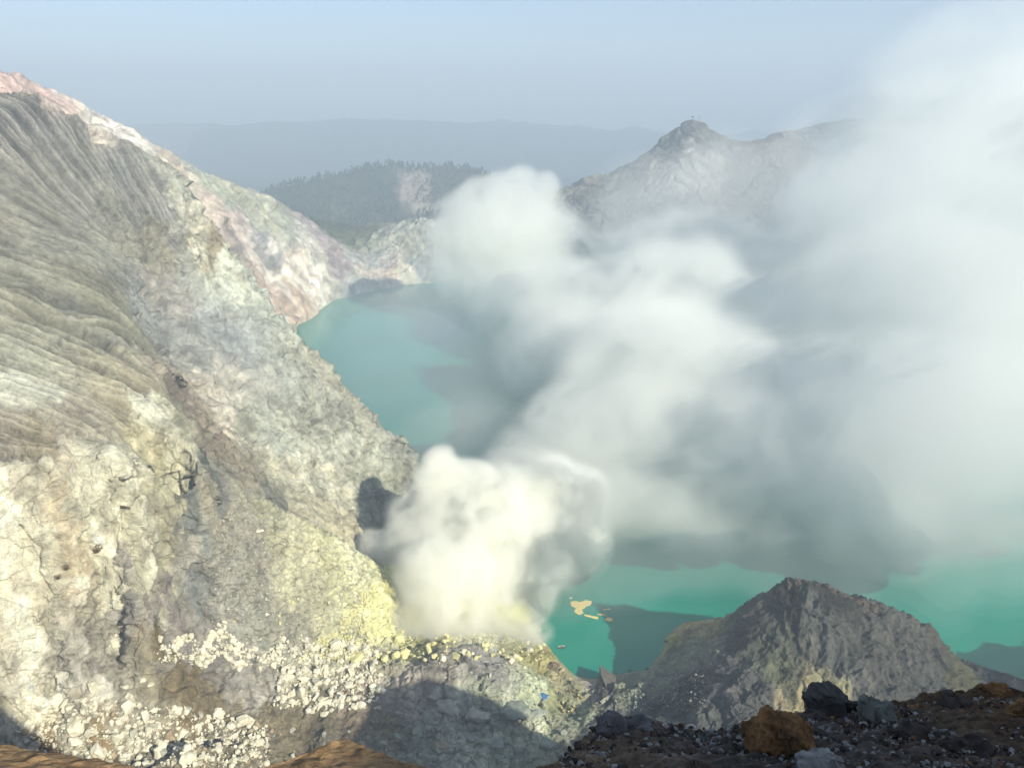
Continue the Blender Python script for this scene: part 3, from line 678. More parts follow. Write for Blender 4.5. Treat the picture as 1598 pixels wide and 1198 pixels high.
plume(("mist", "mist_core"), "faint grey mist hanging in front of the cliff spur", mist, hb, (0.08, 0.35), (0.0035, 0.005), (0.80, 0.82, 0.86), 0.5, [(40, .6), (18, .4), (9, .25)], (35, 8), 400)

fume = [(605,990,254,20),(640,1000,253,24),(690,995,254,26),(735,1005,254,24),(780,1008,256,24),(820,1005,257,18),(600,950,258,20),(650,960,258,26),(720,955,262,30),(790,960,262,26),(620,905,268,20)]
plume(("sulphur_fume", "fume_body", "fume_core"), "low pale yellow fume curling over the sulphur vents", fume, hn, (0.10, 0.26, 0.5), (0.015, 0.035, 0.06), (0.999, 0.985, 0.66), 1.3, [(12, .6), (6, .6), (3, .5)], (10, 2.5), 600)

lake_mist = laid_low([(570,570,480,75),(640,610,450,85),(610,520,600,80),(700,530,560,95),(760,610,450,70),(660,490,640,45)])
plume(("lake_mist",), "thin bluish mist resting on the far left water of the lake", lake_mist, hb*1.5, (0.10,), (0.0022,), (0.80, 0.90, 0.97), 0.6, [(60, .6), (26, .5)], (45, 8), 700)

# ------------------------------------------------------------------ unseen rim banks behind and right of the viewpoint, shaped to shade hollow and foreground
def ridge_strip(name, crest, col, step=3.0, steep=1.0):
    cr = []
    for a, b in zip(crest[:-1], crest[1:]):
        n = max(2, int(math.dist(a, b)/step)); cr += [tuple(a[k]*(1-i/n)+b[k]*i/n for k in range(3)) for i in range(n)]
    cr.append(crest[-1]); cr = np.array(cr)
    tn = np.gradient(cr[:, :2], axis=0); tn /= np.linalg.norm(tn, axis=1)[:, None]
    for _ in range(12): tn[1:-1] = (tn[:-2]+tn[1:-1]*2+tn[2:])/4
    nrm2 = np.stack([-tn[:, 1], tn[:, 0]], 1)
    prof = [(-90,-120),(-60,-75),(-40,-44),(-26,-25),(-14,-11),(-6,-3),(-2,-.4),(0,0),(3,-1),(8,-7),(16,-18),(28,-34),(44,-55),(60,-75),(85,-110)]
    V = []
    for i in range(len(cr)):
        for (o_, dz) in prof: V.append((cr[i, 0]+nrm2[i, 0]*o_*steep, cr[i, 1]+nrm2[i, 1]*o_*steep, cr[i, 2]+dz))
    V = np.array(V, np.float32); V[:, 2] += fbm(V, 16, 4, .55, 1, 131)*(1.5 if step > 2 else .25)
    I2 = np.arange(len(V)).reshape(-1, len(prof)); Fq = np.stack([I2[:-1, :-1], I2[1:, :-1], I2[1:, 1:], I2[:-1, 1:]], -1).reshape(-1, 4)
    o = mesh_obj(name, V, Fq, M_near); set_col(o, "rock", np.tile(np.array(col, np.float32), (len(V), 1))); tag(o, kind="structure"); return o
ridge_strip("shadow_rim", [(-60,-40,196),(-30,-20,199),(-12,-11,201.5),(-3,-8,202.6),(6,-5.5,203.2),(14,-4.5,204.9),(22,-6,206.4),(29,-12,204),(38,-24,196)], (.22,.2,.17), 1.0, .55)
sp_ = []
for (bx, by, bz, t) in [(-44,165,24,250),(-48,185,22,235),(-44,208,22,232),(-30,217,18,222),(-14,214,14,214),(2,200,13,214),(14,184,14,216)]:
    sp_.append((bx+SUN[0]*t, by+SUN[1]*t, bz+SUN[2]*t+1))  # crest traced sunward from the wanted shadow edge
sp_ = [(sp_[0][0]+14, sp_[0][1]-60, 165)] + sp_ + [(sp_[-1][0]+16, sp_[-1][1]+10, sp_[-1][2]-40)]
ridge_strip("shadow_spur", sp_, (.22,.2,.17), 3.0, .55)

# ------------------------------------------------------------------ simple rock materials
def rock_material(name, col, col2, scale, bump, rough=0.9, spec=0.2, contrast=(0.35, 0.65)):
    m, n, l, out = mat_new(name)
    b = n.new("ShaderNodeBsdfPrincipled"); b.inputs["Roughness"].default_value = rough; b.inputs["Specular IOR Level"].default_value = spec
    geo = n.new("ShaderNodeNewGeometry")
    n1 = n.new("ShaderNodeTexNoise"); n1.inputs["Scale"].default_value = scale; n1.inputs["Detail"].default_value = 8; n1.inputs["Roughness"].default_value = 0.65
    cr_ = n.new("ShaderNodeValToRGB"); e = cr_.color_ramp.elements
    e[0].position = contrast[0]; e[0].color = (*col2, 1); e[1].position = contrast[1]; e[1].color = (*col, 1)
    bp = n.new("ShaderNodeBump"); bp.inputs["Strength"].default_value = 0.8; bp.inputs["Distance"].default_value = bump
    l.new(geo.outputs["Position"], n1.inputs["Vector"]); l.new(n1.outputs["Fac"], cr_.inputs[0]); l.new(cr_.outputs[0], b.inputs["Base Color"])
    l.new(n1.outputs["Fac"], bp.inputs["Height"]); l.new(bp.outputs[0], b.inputs["Normal"]); l.new(b.outputs[0], out.inputs[0]); return m
RM = {"cream": rock_material("cream_rock", (.72,.69,.57), (.52,.48,.36), .5, .5), "pale grey": rock_material("pale_grey_rock", (.44,.43,.36), (.30,.29,.24), .5, .5),
      "yellow": rock_material("sulphur_rock", (.70,.67,.34), (.55,.50,.26), .5, .5), "grey green": rock_material("grey_green_rock", (.34,.37,.30), (.22,.24,.20), .5, .5),
      "tan": rock_material("tan_rock", (.42,.35,.24), (.26,.19,.12), .5, .5)}
import bmesh
def rock_mesh(name, seed, shape, detail=1):
    r = random.Random(seed); bm = bmesh.new()
    sx, sy, sz = {"rounded": (1, .9, .85), "angular": (1, .85, .8), "flat": (1.1, .9, .42), "upright": (.75, .7, 1.2), "wedge": (1.1, .7, .75)}[shape]
    n = {"rounded": 34, "angular": 13, "flat": 13, "upright": 12, "wedge": 9}[shape]
    for _ in range(n):
        v = Vector((r.gauss(0, 1), r.gauss(0, 1), r.gauss(0, 1))).normalized()*r.uniform(.86, 1.0)
        if shape == "wedge": v.z = max(v.z, -.6)*(1 - .45*v.x)
        bm.verts.new((v.x*sx*.5, v.y*sy*.5, v.z*sz*.5))
    res = bmesh.ops.convex_hull(bm, input=list(bm.verts))
    bmesh.ops.delete(bm, geom=[g for g in res["geom_interior"] if isinstance(g, bmesh.types.BMVert)], context='VERTS')
    bmesh.ops.dissolve_limit(bm, angle_limit=math.radians(14), verts=bm.verts, edges=bm.edges)
    bmesh.ops.bevel(bm, geom=list(bm.edges), offset=.035, segments=1, affect='EDGES', clamp_overlap=True)
    bmesh.ops.triangulate(bm, faces=bm.faces)
    for _ in range(detail): bmesh.ops.subdivide_edges(bm, edges=[e for e in bm.edges if e.calc_length() > (.12 if detail < 3 else .03)], cuts=1, use_grid_fill=False)
    bmesh.ops.triangulate(bm, faces=bm.faces)
    A = np.array([v.co for v in bm.verts], np.float32)
    d = fbm(A, .35, 5, .62, 1, seed*1.3, False)*0.05 + ((fbm(A, .13, 4, .65, 1, seed*2.3, True)*0.02 + facets(A, .22, seed % 200, 1., .5)[0]*.07 + facets(A, .09, seed % 100, 1., .5)[0]*.025) if detail > 1 else 0)
    bm.normal_update()
    for v, k in zip(bm.verts, d): v.co += v.normal*float(k)
    me = bpy.data.meshes.new(name); bm.to_mesh(me); bm.free(); return me
SH = ["rounded", "angular", "flat", "upright", "wedge"]
RMESH = {}
for s_ in SH:
    for c_ in RM:
        for k in range(3):
            me = rock_mesh("boulder", hash((SH.index(s_), k)) % 1000 + 17*SH.index(s_) + k, s_) if ("cream", s_, k) not in RMESH else RMESH[("cream", s_, k)].copy()
            me.materials.clear(); me.materials.append(RM[c_]); RMESH[(c_, s_, k)] = me
def region_of(u, v):
    if v > 1000 and u < 150: return "at the white cliff's foot"
    if u < 350 and v > 1040: return "below the brown dirt bank"
    if u < 350: return "on the gully slope beside the white cliff"
    if u >= 590 and v > 1060: return "in the shaded hollow"
    if u >= 590: return "on the central mound's crest"
    if v > 1110: return "on the dim brown lower ledges"
    if v > 1000 and u >= 430: return "in the heap left of the mound"
    if v > 930 : return "on the lower talus"
    return "on the upper talus"
BL = []
def boulder(u, v, wpx, shape, colr, asp=None, r=random):
    p = hit(u, v); _, _, dep = project(p); size = wpx*float(dep)/FPX
    o = bpy.data.objects.new("boulder", RMESH[(colr, shape, r.randrange(3))]); COL.objects.link(o)
    o.location = (p[0], p[1], p[2] + size*(.12 if shape == "flat" else .2))
    o.rotation_euler = (r.uniform(-.25, .25), r.uniform(-.25, .25), r.uniform(0, 6.28)); zsc = asp if asp else r.uniform(.8, 1.15)
    o.scale = (size, size, size*zsc); BL.append((o, u, v, wpx, shape, colr)); return o
rr = random.Random(5)
hand = [(94,1094,38,"rounded","cream",1.2),(118,1137,34,"rounded","cream",1.25),(74,1126,30,"wedge","cream",1),(148,1080,26,"upright","cream",1.3),(198,1108,32,"angular","cream",1.05),(228,1126,27,"upright","cream",1.1),(268,1116,26,"angular","cream",1),
 (200,1132,15,"upright","tan",1),(178,1158,26,"angular","cream",1.1),(242,1138,19,"angular","cream",1),(222,1062,15,"flat","cream",1.2),(234,1070,20,"flat","cream",.8),(196,1073,16,"angular","cream",1),(308,1138,15,"upright","cream",1),(290,1150,27,"angular","cream",1),
 (248,1180,27,"upright","cream",1),(290,1190,38,"wedge","cream",1),(120,1164,30,"wedge","cream",.9),(156,1174,36,"angular","cream",.9),(50,1170,22,"flat","cream",1),(128,1096,24,"angular","cream",1),
 (469,1088,24,"upright","cream",1.1),(472,1062,30,"angular","cream",1),(492,1068,24,"angular","cream",1),(490,1038,26,"wedge","cream",1),(556,1033,30,"flat","yellow",1),(581,1042,24,"wedge","pale grey",1),(503,1096,19,"angular","cream",1),(519,1083,20,"angular","cream",1),(506,1115,19,"flat","cream",1),(455,1098,18,"wedge","cream",1),
 (666,1138,19,"angular","grey green",1),(683,1141,19,"angular","grey green",1),(682,1123,14,"upright","grey green",1),(702,1148,17,"wedge","grey green",1),(733,1156,20,"angular","grey green",1),(650,1146,22,"rounded","grey green",1),(563,1166,17,"rounded","tan",1),(594,1167,22,"angular","grey green",1),(620,1150,16,"flat","grey green",1),
 (700,1112,60,"wedge","pale grey",.5),(745,1122,46,"angular","pale grey",.5),(800,1118,62,"rounded","grey green",.45),(838,1128,54,"wedge","grey green",.5),(770,1165,44,"angular","grey green",.5),(690,1168,40,"wedge","tan",.4),(855,1165,36,"angular","grey green",.5),(617,1026,18,"rounded","yellow",1),(632,1024,20,"rounded","yellow",1.1),(669,1020,20,"upright","yellow",1.2),(678,1026,12,"rounded","yellow",1),(710,1026,24,"flat","yellow",1),(600,1030,14,"rounded","yellow",1),(745,1030,13,"angular","yellow",1),
 (398,832,17,"flat","cream",1),(434,854,15,"wedge","cream",1),(347,975,15,"angular","cream",1),(357,1005,13,"flat","cream",1),(250,1000,15,"upright","cream",1),(400,1000,11,"angular","cream",1)]
for h_ in hand: boulder(*h_[:5], asp=h_[5], r=rr)
def scatter(n, poly, wlo, whi, cols, shapes=SH):
    for _ in range(n):
        while True:
            u = rr.uniform(poly[0], poly[2]); v = rr.uniform(poly[1], poly[3])
            if poly[4](u, v): break
        w_ = wlo*(whi/wlo)**(rr.random()**1.7); boulder(u, v, w_, rr.choice(shapes), rr.choice(cols), r=rr)
scatter(110, (40, 1080, 400, 1195, lambda u, v: v > 1085 + 0.10*max(0, u-100) and v < 1195), 8, 26, ["cream"]*4 + ["pale grey", "tan"])
scatter(72, (430, 1000, 600, 1110, lambda u, v: abs(u-(515)) < 50 + (v-1000)*0.3), 7, 22, ["cream"]*3 + ["pale grey"])
scatter(34, (590, 1080, 880, 1190, lambda u, v: v > 1080 + (u-600)*.12), 6, 17, ["grey green"]*3 + ["pale grey"])
scatter(30, (330, 880, 560, 1000, lambda u, v: v > 880 + (560-u)*0.2), 5, 11, ["cream", "yellow", "pale grey"])
scatter(30, (595, 1000, 830, 1036, lambda u, v: True), 7, 20, ["yellow", "yellow", "cream"], ["rounded", "angular"])
scatter(10, (180, 980, 330, 1050, lambda u, v: True), 5, 9, ["cream", "pale grey"])
scatter(10, (690, 1040, 820, 1060, lambda u, v: True), 5, 9, ["pale grey", "cream"])
scatter(16, (400, 1140, 640, 1195, lambda u, v: True), 7, 17, ["tan", "grey green", "pale grey"])
# a label for every boulder, with the order from the left where the looks agree
def size_word(w_): return "very large" if w_ >= 30 else "large" if w_ >= 22 else "mid-sized" if w_ >= 15 else "small" if w_ >= 9.5 else "tiny"
from collections import defaultdict
bk = defaultdict(list)
for b_ in BL: bk[(size_word(b_[3]), b_[4], b_[5], region_of(b_[1], b_[2]))].append(b_)
def place_word(i, n):
    if i == n-1: return "rightmost"
    if i < (n+1)//2 or i < 6: return ORD[i] if i < len(ORD) else "in the middle"
    return ORD[n-1-i].replace("left", "right") if n-1-i < len(ORD) else "in the middle"
ORD = ["leftmost", "second from left", "third from left", "fourth from left", "fifth from left", "sixth from left", "seventh from left", "eighth from left", "ninth from left", "tenth from left", "eleventh from left", "twelfth from left"]
for (sw, sh_, cl_, rg), L in bk.items():
    L.sort(key=lambda b: b[1])
    for i, b_ in enumerate(L):
        lb = f"{sw} {sh_} {cl_} boulder {rg}"
        if len(L) > 1: lb += ", " + place_word(i, len(L))
        tag(b_[0], lb, "boulder", "loose boulders on the crater floor and talus")

# ------------------------------------------------------------------ finer rubble nobody could count
def rubble(name, n, regions, cname, wlo, whi, seed):
    r = np.random.default_rng(seed); base = []
    for k in range(6):
        me = rock_mesh("tmp", 400+k+seed, SH[k % 5], 0); V_ = np.array([v.co for v in me.vertices], np.float32); F_ = np.array([p.vertices[:] for p in me.polygons if len(p.vertices) == 3], np.int32)
        base.append((V_, F_)); bpy.data.meshes.remove(me)
    Vs = []; Fs = []; off = 0; got = 0
    while got < n:
        a, b, c, d, fn = regions[r.integers(len(regions))]
        u = r.uniform(a, c); v = r.uniform(b, d)
        if not fn(u + 26*float(perlin(np.array([v/28.]), np.array([seed*3.3]), np.array([0.]))[0]), v + 34*float(perlin(np.array([u/30.]), np.array([seed*5.1]), np.array([1.]))[0])): continue
        if perlin(np.array([u/17.]), np.array([v/9.]), np.array([seed*1.7]))[0] < r.uniform(-.45, .15): continue
        p = hit(u, v); _, _, dep = project(p); s = wlo*(whi/wlo)**(r.random()**2)*float(dep)/FPX
        V_, F_ = base[r.integers(6)]; t = r.uniform(0, 6.28); ca, sa = math.cos(t), math.sin(t)
        W = V_*s; W = np.stack([W[:, 0]*ca-W[:, 1]*sa, W[:, 0]*sa+W[:, 1]*ca, W[:, 2]], 1) + p + np.array([0, 0, s*.15]); Vs.append(W); Fs.append(F_+off); off += len(W); got += 1
    o = mesh_obj(name, np.concatenate(Vs), np.concatenate(Fs), RM[cname], smooth=False); return o
tag(rubble("rubble", 4200, [(20,1090,420,1197,lambda u, v: v > 1090+.1*max(0, u-100)), (400,980,610,1130,lambda u, v: 430 < u < 595 and 1000 < v < 1108), (240,950,440,1060,lambda u, v: 985+abs(u-340)*.3 < v < 1035)], "cream", 2.0, 14, 1), "pale broken rubble lying between the boulders", "rubble", kind="stuff")
tag(rubble("rubble", 1800, [(330,800,570,1000,lambda u, v: v > 800+(u-420)*.55 and v > 800)], "pale grey", 1.6, 6, 2), "small grey stones strewn over the talus", "rubble", kind="stuff")
tag(rubble("rubble", 1300, [(440,840,590,1030,lambda u, v: u > 640-(v-840)*.9 and v > 840+(u-440)*.35)], "yellow", 1.6, 7, 3), "sulphur yellow stones strewn over the talus edge", "rubble", kind="stuff")
tag(rubble("rubble", 1400, [(560,1060,900,1190,lambda u, v: True), (960,1040,1100,1110,lambda u, v: True)], "grey green", 1.4, 5, 4), "grey green stones in the shaded hollow", "rubble", kind="stuff")
tag(rubble("rubble", 260, [(590,930,850,1035,lambda u, v: v > 1030-(u-590)*.0-100)], "yellow", 3, 12, 5), "lumpy yellow sulphur crust around the vents", "sulphur", kind="stuff")

# ------------------------------------------------------------------ things on and beside the water
def skirt(name, outline, h, mat, parent=None, bev=0.3):
    """low solid from an outline (x, y) with sloping edge"""
    n = len(outline); O = np.array(outline, float); c = O.mean(0)
    V_ = [(x, y, h[0]) for x, y in O] + [((x-c[0])*(1-bev)+c[0], (y-c[1])*(1-bev)+c[1], h[1]) for x, y in O] + [(c[0], c[1], h[1])]
    bm = bmesh.new(); vs = [bm.verts.new(v) for v in V_]
    for i in range(n):
        j = (i+1) % n; bm.faces.new((vs[i], vs[j], vs[n+j], vs[n+i])); bm.faces.new((vs[n+i], vs[n+j], vs[2*n]))
    bm.faces.new([vs[i] for i in reversed(range(n))])
    me = bpy.data.meshes.new(name); bm.to_mesh(me); bm.free(); me.materials.append(mat)
    o = bpy.data.objects.new(name, me); COL.objects.link(o)
    if parent: o.parent = parent
    return o
M_foam = rock_material("sulphur_foam_yellow", (.80,.62,.24), (.66,.50,.20), .8, .05)
M_stain = rock_material("floating_sulphur_film", (.50,.42,.24), (.36,.38,.24), .3, .05)
def foam(pix, label, mat, h=(0.004, 0.06)):
    rf = random.Random(len(pix)*7+int(pix[0][0])); out_ = []
    n = len(pix)
    for i in range(n):
        a = pix[i]; b = pix[(i+1) % n]
        for k in range(4):
            t = k/4; j = 0.6 if k else 0
            out_.append(tuple(at_z(a[0]*(1-t)+b[0]*t+rf.uniform(-j, j)*1.6, a[1]*(1-t)+b[1]*t+rf.uniform(-j, j), 0)[:2]))
    o = skirt("sulphur_foam", out_, h, mat, bev=.04); tag(o, label, "foam", "sulphur foam floating on the lake"); return o
foam([(890,938),(899,937),(905,939),(913,936),(923,937),(922,943),(914,947),(908,951),(911,957),(904,959),(896,954),(899,949),(891,945)], "largest tan foam patch on the green water, nearest the smoke", M_foam)
foam([(912,958),(922,960),(934,963),(933,966),(922,963),(912,960)], "thin tan foam streak trailing from the largest patch", M_foam)
foam([(943,966),(949,962),(955,964),(956,968),(948,969)], "small round tan foam patch right of the streak", M_foam)
foam([(932,957),(944,958),(948,962),(943,960),(933,959)], "curved sliver of foam above the small round patch", M_foam)
foam([(940,950),(953,949),(953,950.5),(941,951.5)], "faint thin foam line farthest right on the water", M_foam)
foam([(888,932),(892,931),(893,933.5),(889,934)], "tiny foam fleck above the largest patch", M_foam)
foam([(882,905),(895,896),(912,888),(930,880),(938,874),(932,886),(915,896),(898,904)], "dull orange film on the water at the smoke's edge", M_stain, (0.002, 0.02))
def lone_rock(name, u, v, wpx, shape, mat, label, cat, asp=1.0, rot=0.0, seed=1, z=None, detail=2, sink=.2, sy=1.0):
    p = hit(u, v) if z is None else at_z(u, v, z); _, _, dep = project(p); s = wpx*float(dep)/FPX
    me = rock_mesh(name, seed, shape, detail); me.materials.append(mat); o = bpy.data.objects.new(name, me); COL.objects.link(o)
    o.location = (p[0], p[1], p[2]+s*asp*sink); o.scale = (s, s*sy, s*asp); o.rotation_euler = (0, 0, rot); tag(o, label, cat); return o
M_dark = rock_material("dark_wet_rock", (.10,.09,.07), (.05,.045,.035), 1.2, .3)
isl = lone_rock("islet_rock", 876, 1010, 17, "flat", M_dark, "small dark jagged rock islet standing in the green lake", "rock islet", .42, .2, 31, 0.0, 2, .1, .6)
for k, (dx, s_) in enumerate([(-.22, .42), (.02, .55), (.25, .36)]):
    me = rock_mesh("rock_tip", 70+k, "wedge", 1); me.materials.append(RM["grey green"]); c_ = bpy.data.objects.new("rock_tip", me); COL.objects.link(c_); c_.parent = isl
    c_.location = (dx, 0, .22); c_.scale = (s_, s_*1.1, s_*1.5)
M_brown = rock_material("brown_rock", (.20,.15,.09), (.11,.085,.06), .6, .3)
lone_rock("shore_boulder", 861, 1042, 27, "rounded", M_brown, "smooth rounded brown boulder at the water's edge left of the bay", "boulder", .62, 0, 33, None, 2, .16, .8)
M_ash = rock_material("grey_ash_rock", (.13,.12,.10), (.08,.075,.065), .4, .6)
def fin():
    pA, pB, pC = hit(940, 1098), hit(962, 1082), hit(938, 1049); base = np.array([(pA+pB)/2])[0]
    y_ = at_z(940, 1060, 2)[1]
    top = at_y(937, 1046, y_-2)
    prof_ = [at_y(936, 1078, y_-4), at_y(936, 1060, y_-2), top, at_y(943, 1050, y_-2), at_y(953, 1056, y_-2), at_y(962, 1064, y_-4), at_y(960, 1078, y_-7), at_y(950, 1090, y_-10)]
    bm = bmesh.new(); fr = []; bk_ = []
    for q in prof_:
        fr.append(bm.verts.new((q[0], q[1]-2.0, q[2]))); bk_.append(bm.verts.new((q[0]+.3, q[1]+4.5, q[2]-1.0 if q[2] > 3 else q[2]-3)))
    c = sum((np.array(v.co) for v in fr), np.zeros(3))/len(fr); cc = bm.verts.new((c[0], c[1]-2.6, c[2]))
    n = len(fr)
    for i in range(n):
        j = (i+1) % n; bm.faces.new((fr[i], fr[j], bk_[j], bk_[i])); bm.faces.new((cc, fr[j], fr[i]))
    bm.faces.new(bk_)
    bmesh.ops.triangulate(bm, faces=bm.faces)
    for _ in range(3): bmesh.ops.subdivide_edges(bm, edges=[e for e in bm.edges if e.calc_length() > .8], cuts=1)
    bmesh.ops.triangulate(bm, faces=bm.faces); bm.normal_update()
    A = np.array([v.co for v in bm.verts], np.float32); d = fbm(A, 2.5, 4, .6, .5, 7)*.3
    for v, k in zip(bm.verts, d): v.co += v.normal*float(k)
    me = bpy.data.meshes.new("rock_fin"); bm.to_mesh(me); bm.free(); me.materials.append(M_ash)
    o = bpy.data.objects.new("rock_fin", me); COL.objects.link(o); tag(o, "pointed grey rock fin rising at the end of the green bay", "rock")
fin()
for k, (u, v, w_, lb) in enumerate([(1012,1045,12,"dark rounded rock at the tip of the bay's right shore"),(982,1048,9,"small dark rock on the pink shore right of the fin"),(1040,1002,9,"dark rock at the water beside the beige shelf")]):
    lone_rock("shore_boulder", u, v, w_, "angular", M_dark, lb, "boulder", .7, k, 50+k, None, 1)
# dark crown of rock along the top of the hill
def crown(pix, hs, th_, mat, label, seed):
    L = []
    for a, b in zip(pix[:-1], pix[1:]):
        n = max(2, int(math.hypot(b[0]-a[0], b[1]-a[1])/1.6))
        L += [[a[k]*(1-i/n)+b[k]*i/n for k in range(4)] for i in range(n)]
    L.append(list(pix[-1])); V_ = []; nc = 16
    for (u, v, y, hh) in L:
        c = at_y(u, v, y); hm = hh*float(c[1]*cp-(c[2]-CAMZ)*sp)/FPX
        for k in range(nc):
            t = k/(nc-1)
            if t < .6: q = (c[0], c[1]-th_*.5-.9*(1-t/.6)**2, c[2]-hm*(1-t/.6))
            elif t < .75: q = (c[0], c[1]-th_*.5+th_*(t-.6)/.15, c[2]+.2)
            else: q = (c[0], c[1]+th_*.5+(t-.75)/.25*2, c[2]-hm*1.5*(t-.75)/.25)
            V_.append(q)
    V_ = np.array(V_, np.float32); f1, k1 = facets(V_, 2.6, seed, .45, .5); f2, k2 = facets(V_, 1.1, seed+9, .6, .5)
    V_[:, 1] -= f1*1.3 + f2*.5 - k1*.5; V_[:, 2] += (f1*.9+f2*.35); V_[:, 0] += f2*.4
    I_ = np.arange(len(V_)).reshape(-1, nc); F_ = np.stack([I_[:-1, :-1], I_[1:, :-1], I_[1:, 1:], I_[:-1, 1:]], -1).reshape(-1, 4)
    o = mesh_obj("rock_crown", V_, F_, mat, smooth=False); tag(o, label, kind="structure")
M_crown = rock_material("dark_brown_rock", (.12,.10,.075), (.06,.05,.04), .8, .4)
crown([(1229,903,227,20),(1240,904,226,36),(1262,908,225.5,34),(1285,911,225,30),(1296,917,225,38),(1318,927,225,14),(1350,939,225,9),(1395,953,224,8)], None, 1.6, M_crown, "dark vertical crown of rock along the top of the grey hill", 11)
# pale path by the fin
pp = [hit(u, v) for (u, v) in [(937,1097),(945,1091),(952,1086),(957,1081),(960,1075)]]
V_ = []; 
for i, q in enumerate(pp):
    d_ = (pp[min(i+1, len(pp)-1)]-pp[max(i-1, 0)])[:2]; d_ /= np.linalg.norm(d_); nn = np.array([-d_[1], d_[0]])*.45
    V_ += [(q[0]+nn[0], q[1]+nn[1], q[2]+.35), (q[0]-nn[0], q[1]-nn[1], q[2]+.35), (q[0]-nn[0]*1.3, q[1]-nn[1]*1.3, q[2]-.6), (q[0]+nn[0]*1.3, q[1]+nn[1]*1.3, q[2]-.6)]
F_ = [(4*i+a, 4*i+(a+1) % 4, 4*i+4+(a+1) % 4, 4*i+4+a) for i in range(len(pp)-1) for a in range(4)]
pt = mesh_obj("path", V_, F_, RM["pale grey"], smooth=False); tag(pt, "narrow pale footpath climbing beside the rock fin", kind="structure")
# blue tarpaulin of the miners
M_tarp = rock_material("blue_tarpaulin_sheet", (.06,.20,.42), (.04,.13,.30), .8, .05, .6, .4)
def tarp():
    p = hit(846, 1087); nx, ny = 14, 9; V_ = []
    for i in range(nx):
        for j in range(ny):
            x = (i/(nx-1)-.5)*4.6; y = (j/(ny-1)-.5)*3.4
            V_.append((x, y, 1.25 - abs(y)*.55 + .12*math.sin(x*3+y) - (0.5 if i in (0, nx-1) else 0)*.3))
    I_ = np.arange(nx*ny).reshape(nx, ny); F_ = np.stack([I_[:-1, :-1], I_[1:, :-1], I_[1:, 1:], I_[:-1, 1:]], -1).reshape(-1, 4)
    root = bpy.data.objects.new("tarpaulin_shelter", None); COL.objects.link(root); root.location = p; root.rotation_euler = (0, 0, -.5)
    sh = mesh_obj("sheet", V_, F_, M_tarp, root); so_ = sh.modifiers.new("t", 'SOLIDIFY'); so_.thickness = .02
    for x in (-2.1, 2.1):
        bm = bmesh.new(); bmesh.ops.create_cone(bm, segments=8, radius1=.04, radius2=.04, depth=2.0, cap_ends=True); me = bpy.data.meshes.new("pole"); bm.to_mesh(me); bm.free(); me.materials.append(M_brown)
        o = bpy.data.objects.new("pole", me); COL.objects.link(o); o.parent = root; o.location = (x, 0, .28)
    tag(root, "blue tarpaulin shelter on the slope left of the people", "tarpaulin")
tarp()

# ------------------------------------------------------------------ people near the lake
M_skin = rock_material("skin", (.30,.17,.10), (.26,.14,.08), 3, .002, .6)
M_hair = rock_material("hair", (.015,.012,.01), (.01,.01,.008), 20, .002, .5)
CL = {"black": (.015,.015,.018), "navy": (.02,.03,.07), "dark brown": (.07,.04,.025), "rust": (.28,.09,.04), "grey": (.12,.12,.12)}
CLM = {k: rock_material("cloth_"+k.replace(" ", "_"), v, tuple(c*.8 for c in v), 6, .004, .9) for k, v in CL.items()}
def skin_mesh(name, nodes, edges, root_i, mat, parent, sub=1):
    me = bpy.data.meshes.new(name); me.from_pydata([n[:3] for n in nodes], edges, []); o = bpy.data.objects.new(name, me); COL.objects.link(o)
    sk = o.modifiers.new("skin", 'SKIN'); o.modifiers.new("sub", 'SUBSURF').levels = sub
    for i, n in enumerate(nodes):
        d = me.skin_vertices[0].data[i]; d.radius = (n[3], n[4] if len(n) > 4 else n[3]); d.use_root = (i == root_i)
    dg = bpy.context.evaluated_depsgraph_get(); ev = bpy.data.meshes.new_from_object(o.evaluated_get(dg)); ev.materials.clear(); ev.materials.append(mat)
    for p_ in ev.polygons: p_.use_smooth = True
    o2 = bpy.data.objects.new(name, ev); COL.objects.unlink(o); bpy.data.objects.remove(o); COL.objects.link(o2); o2.parent = parent; ev.name = name; return o2
def figure(pose):
    """joint positions: x right, y forward, z up"""
    if pose == "stand": P_ = dict(pel=(0,0,.92), ch=(0,.01,1.28), nk=(0,.0,1.47), hd=(0,.02,1.62), top=(0,.0,1.72), sh=(.18,0,1.40), el=(.24,-.02,1.12), wr=(.25,.08,.88), hip=(.09,0,.88), kn=(.10,.03,.48), an=(.11,-.02,.08), to=(.12,.16,.03))
    elif pose == "walk": P_ = dict(pel=(0,0,.90), ch=(0,.06,1.25), nk=(0,.09,1.44), hd=(0,.13,1.58), top=(0,.12,1.69), sh=(.18,.06,1.37), el=(.24,.02,1.10), wr=(.24,.18,.92), hip=(.09,0,.86), kn=(.10,.14,.48), an=(.11,.05,.08), to=(.12,.22,.03))
    else: P_ = dict(pel=(0,-.1,.30), ch=(0,.10,.62), nk=(0,.18,.78), hd=(0,.24,.91), top=(0,.24,1.02), sh=(.18,.15,.71), el=(.24,.30,.50), wr=(.14,.46,.46), hip=(.10,-.08,.28), kn=(.18,.32,.50), an=(.16,.20,.08), to=(.18,.38,.03))
    return P_
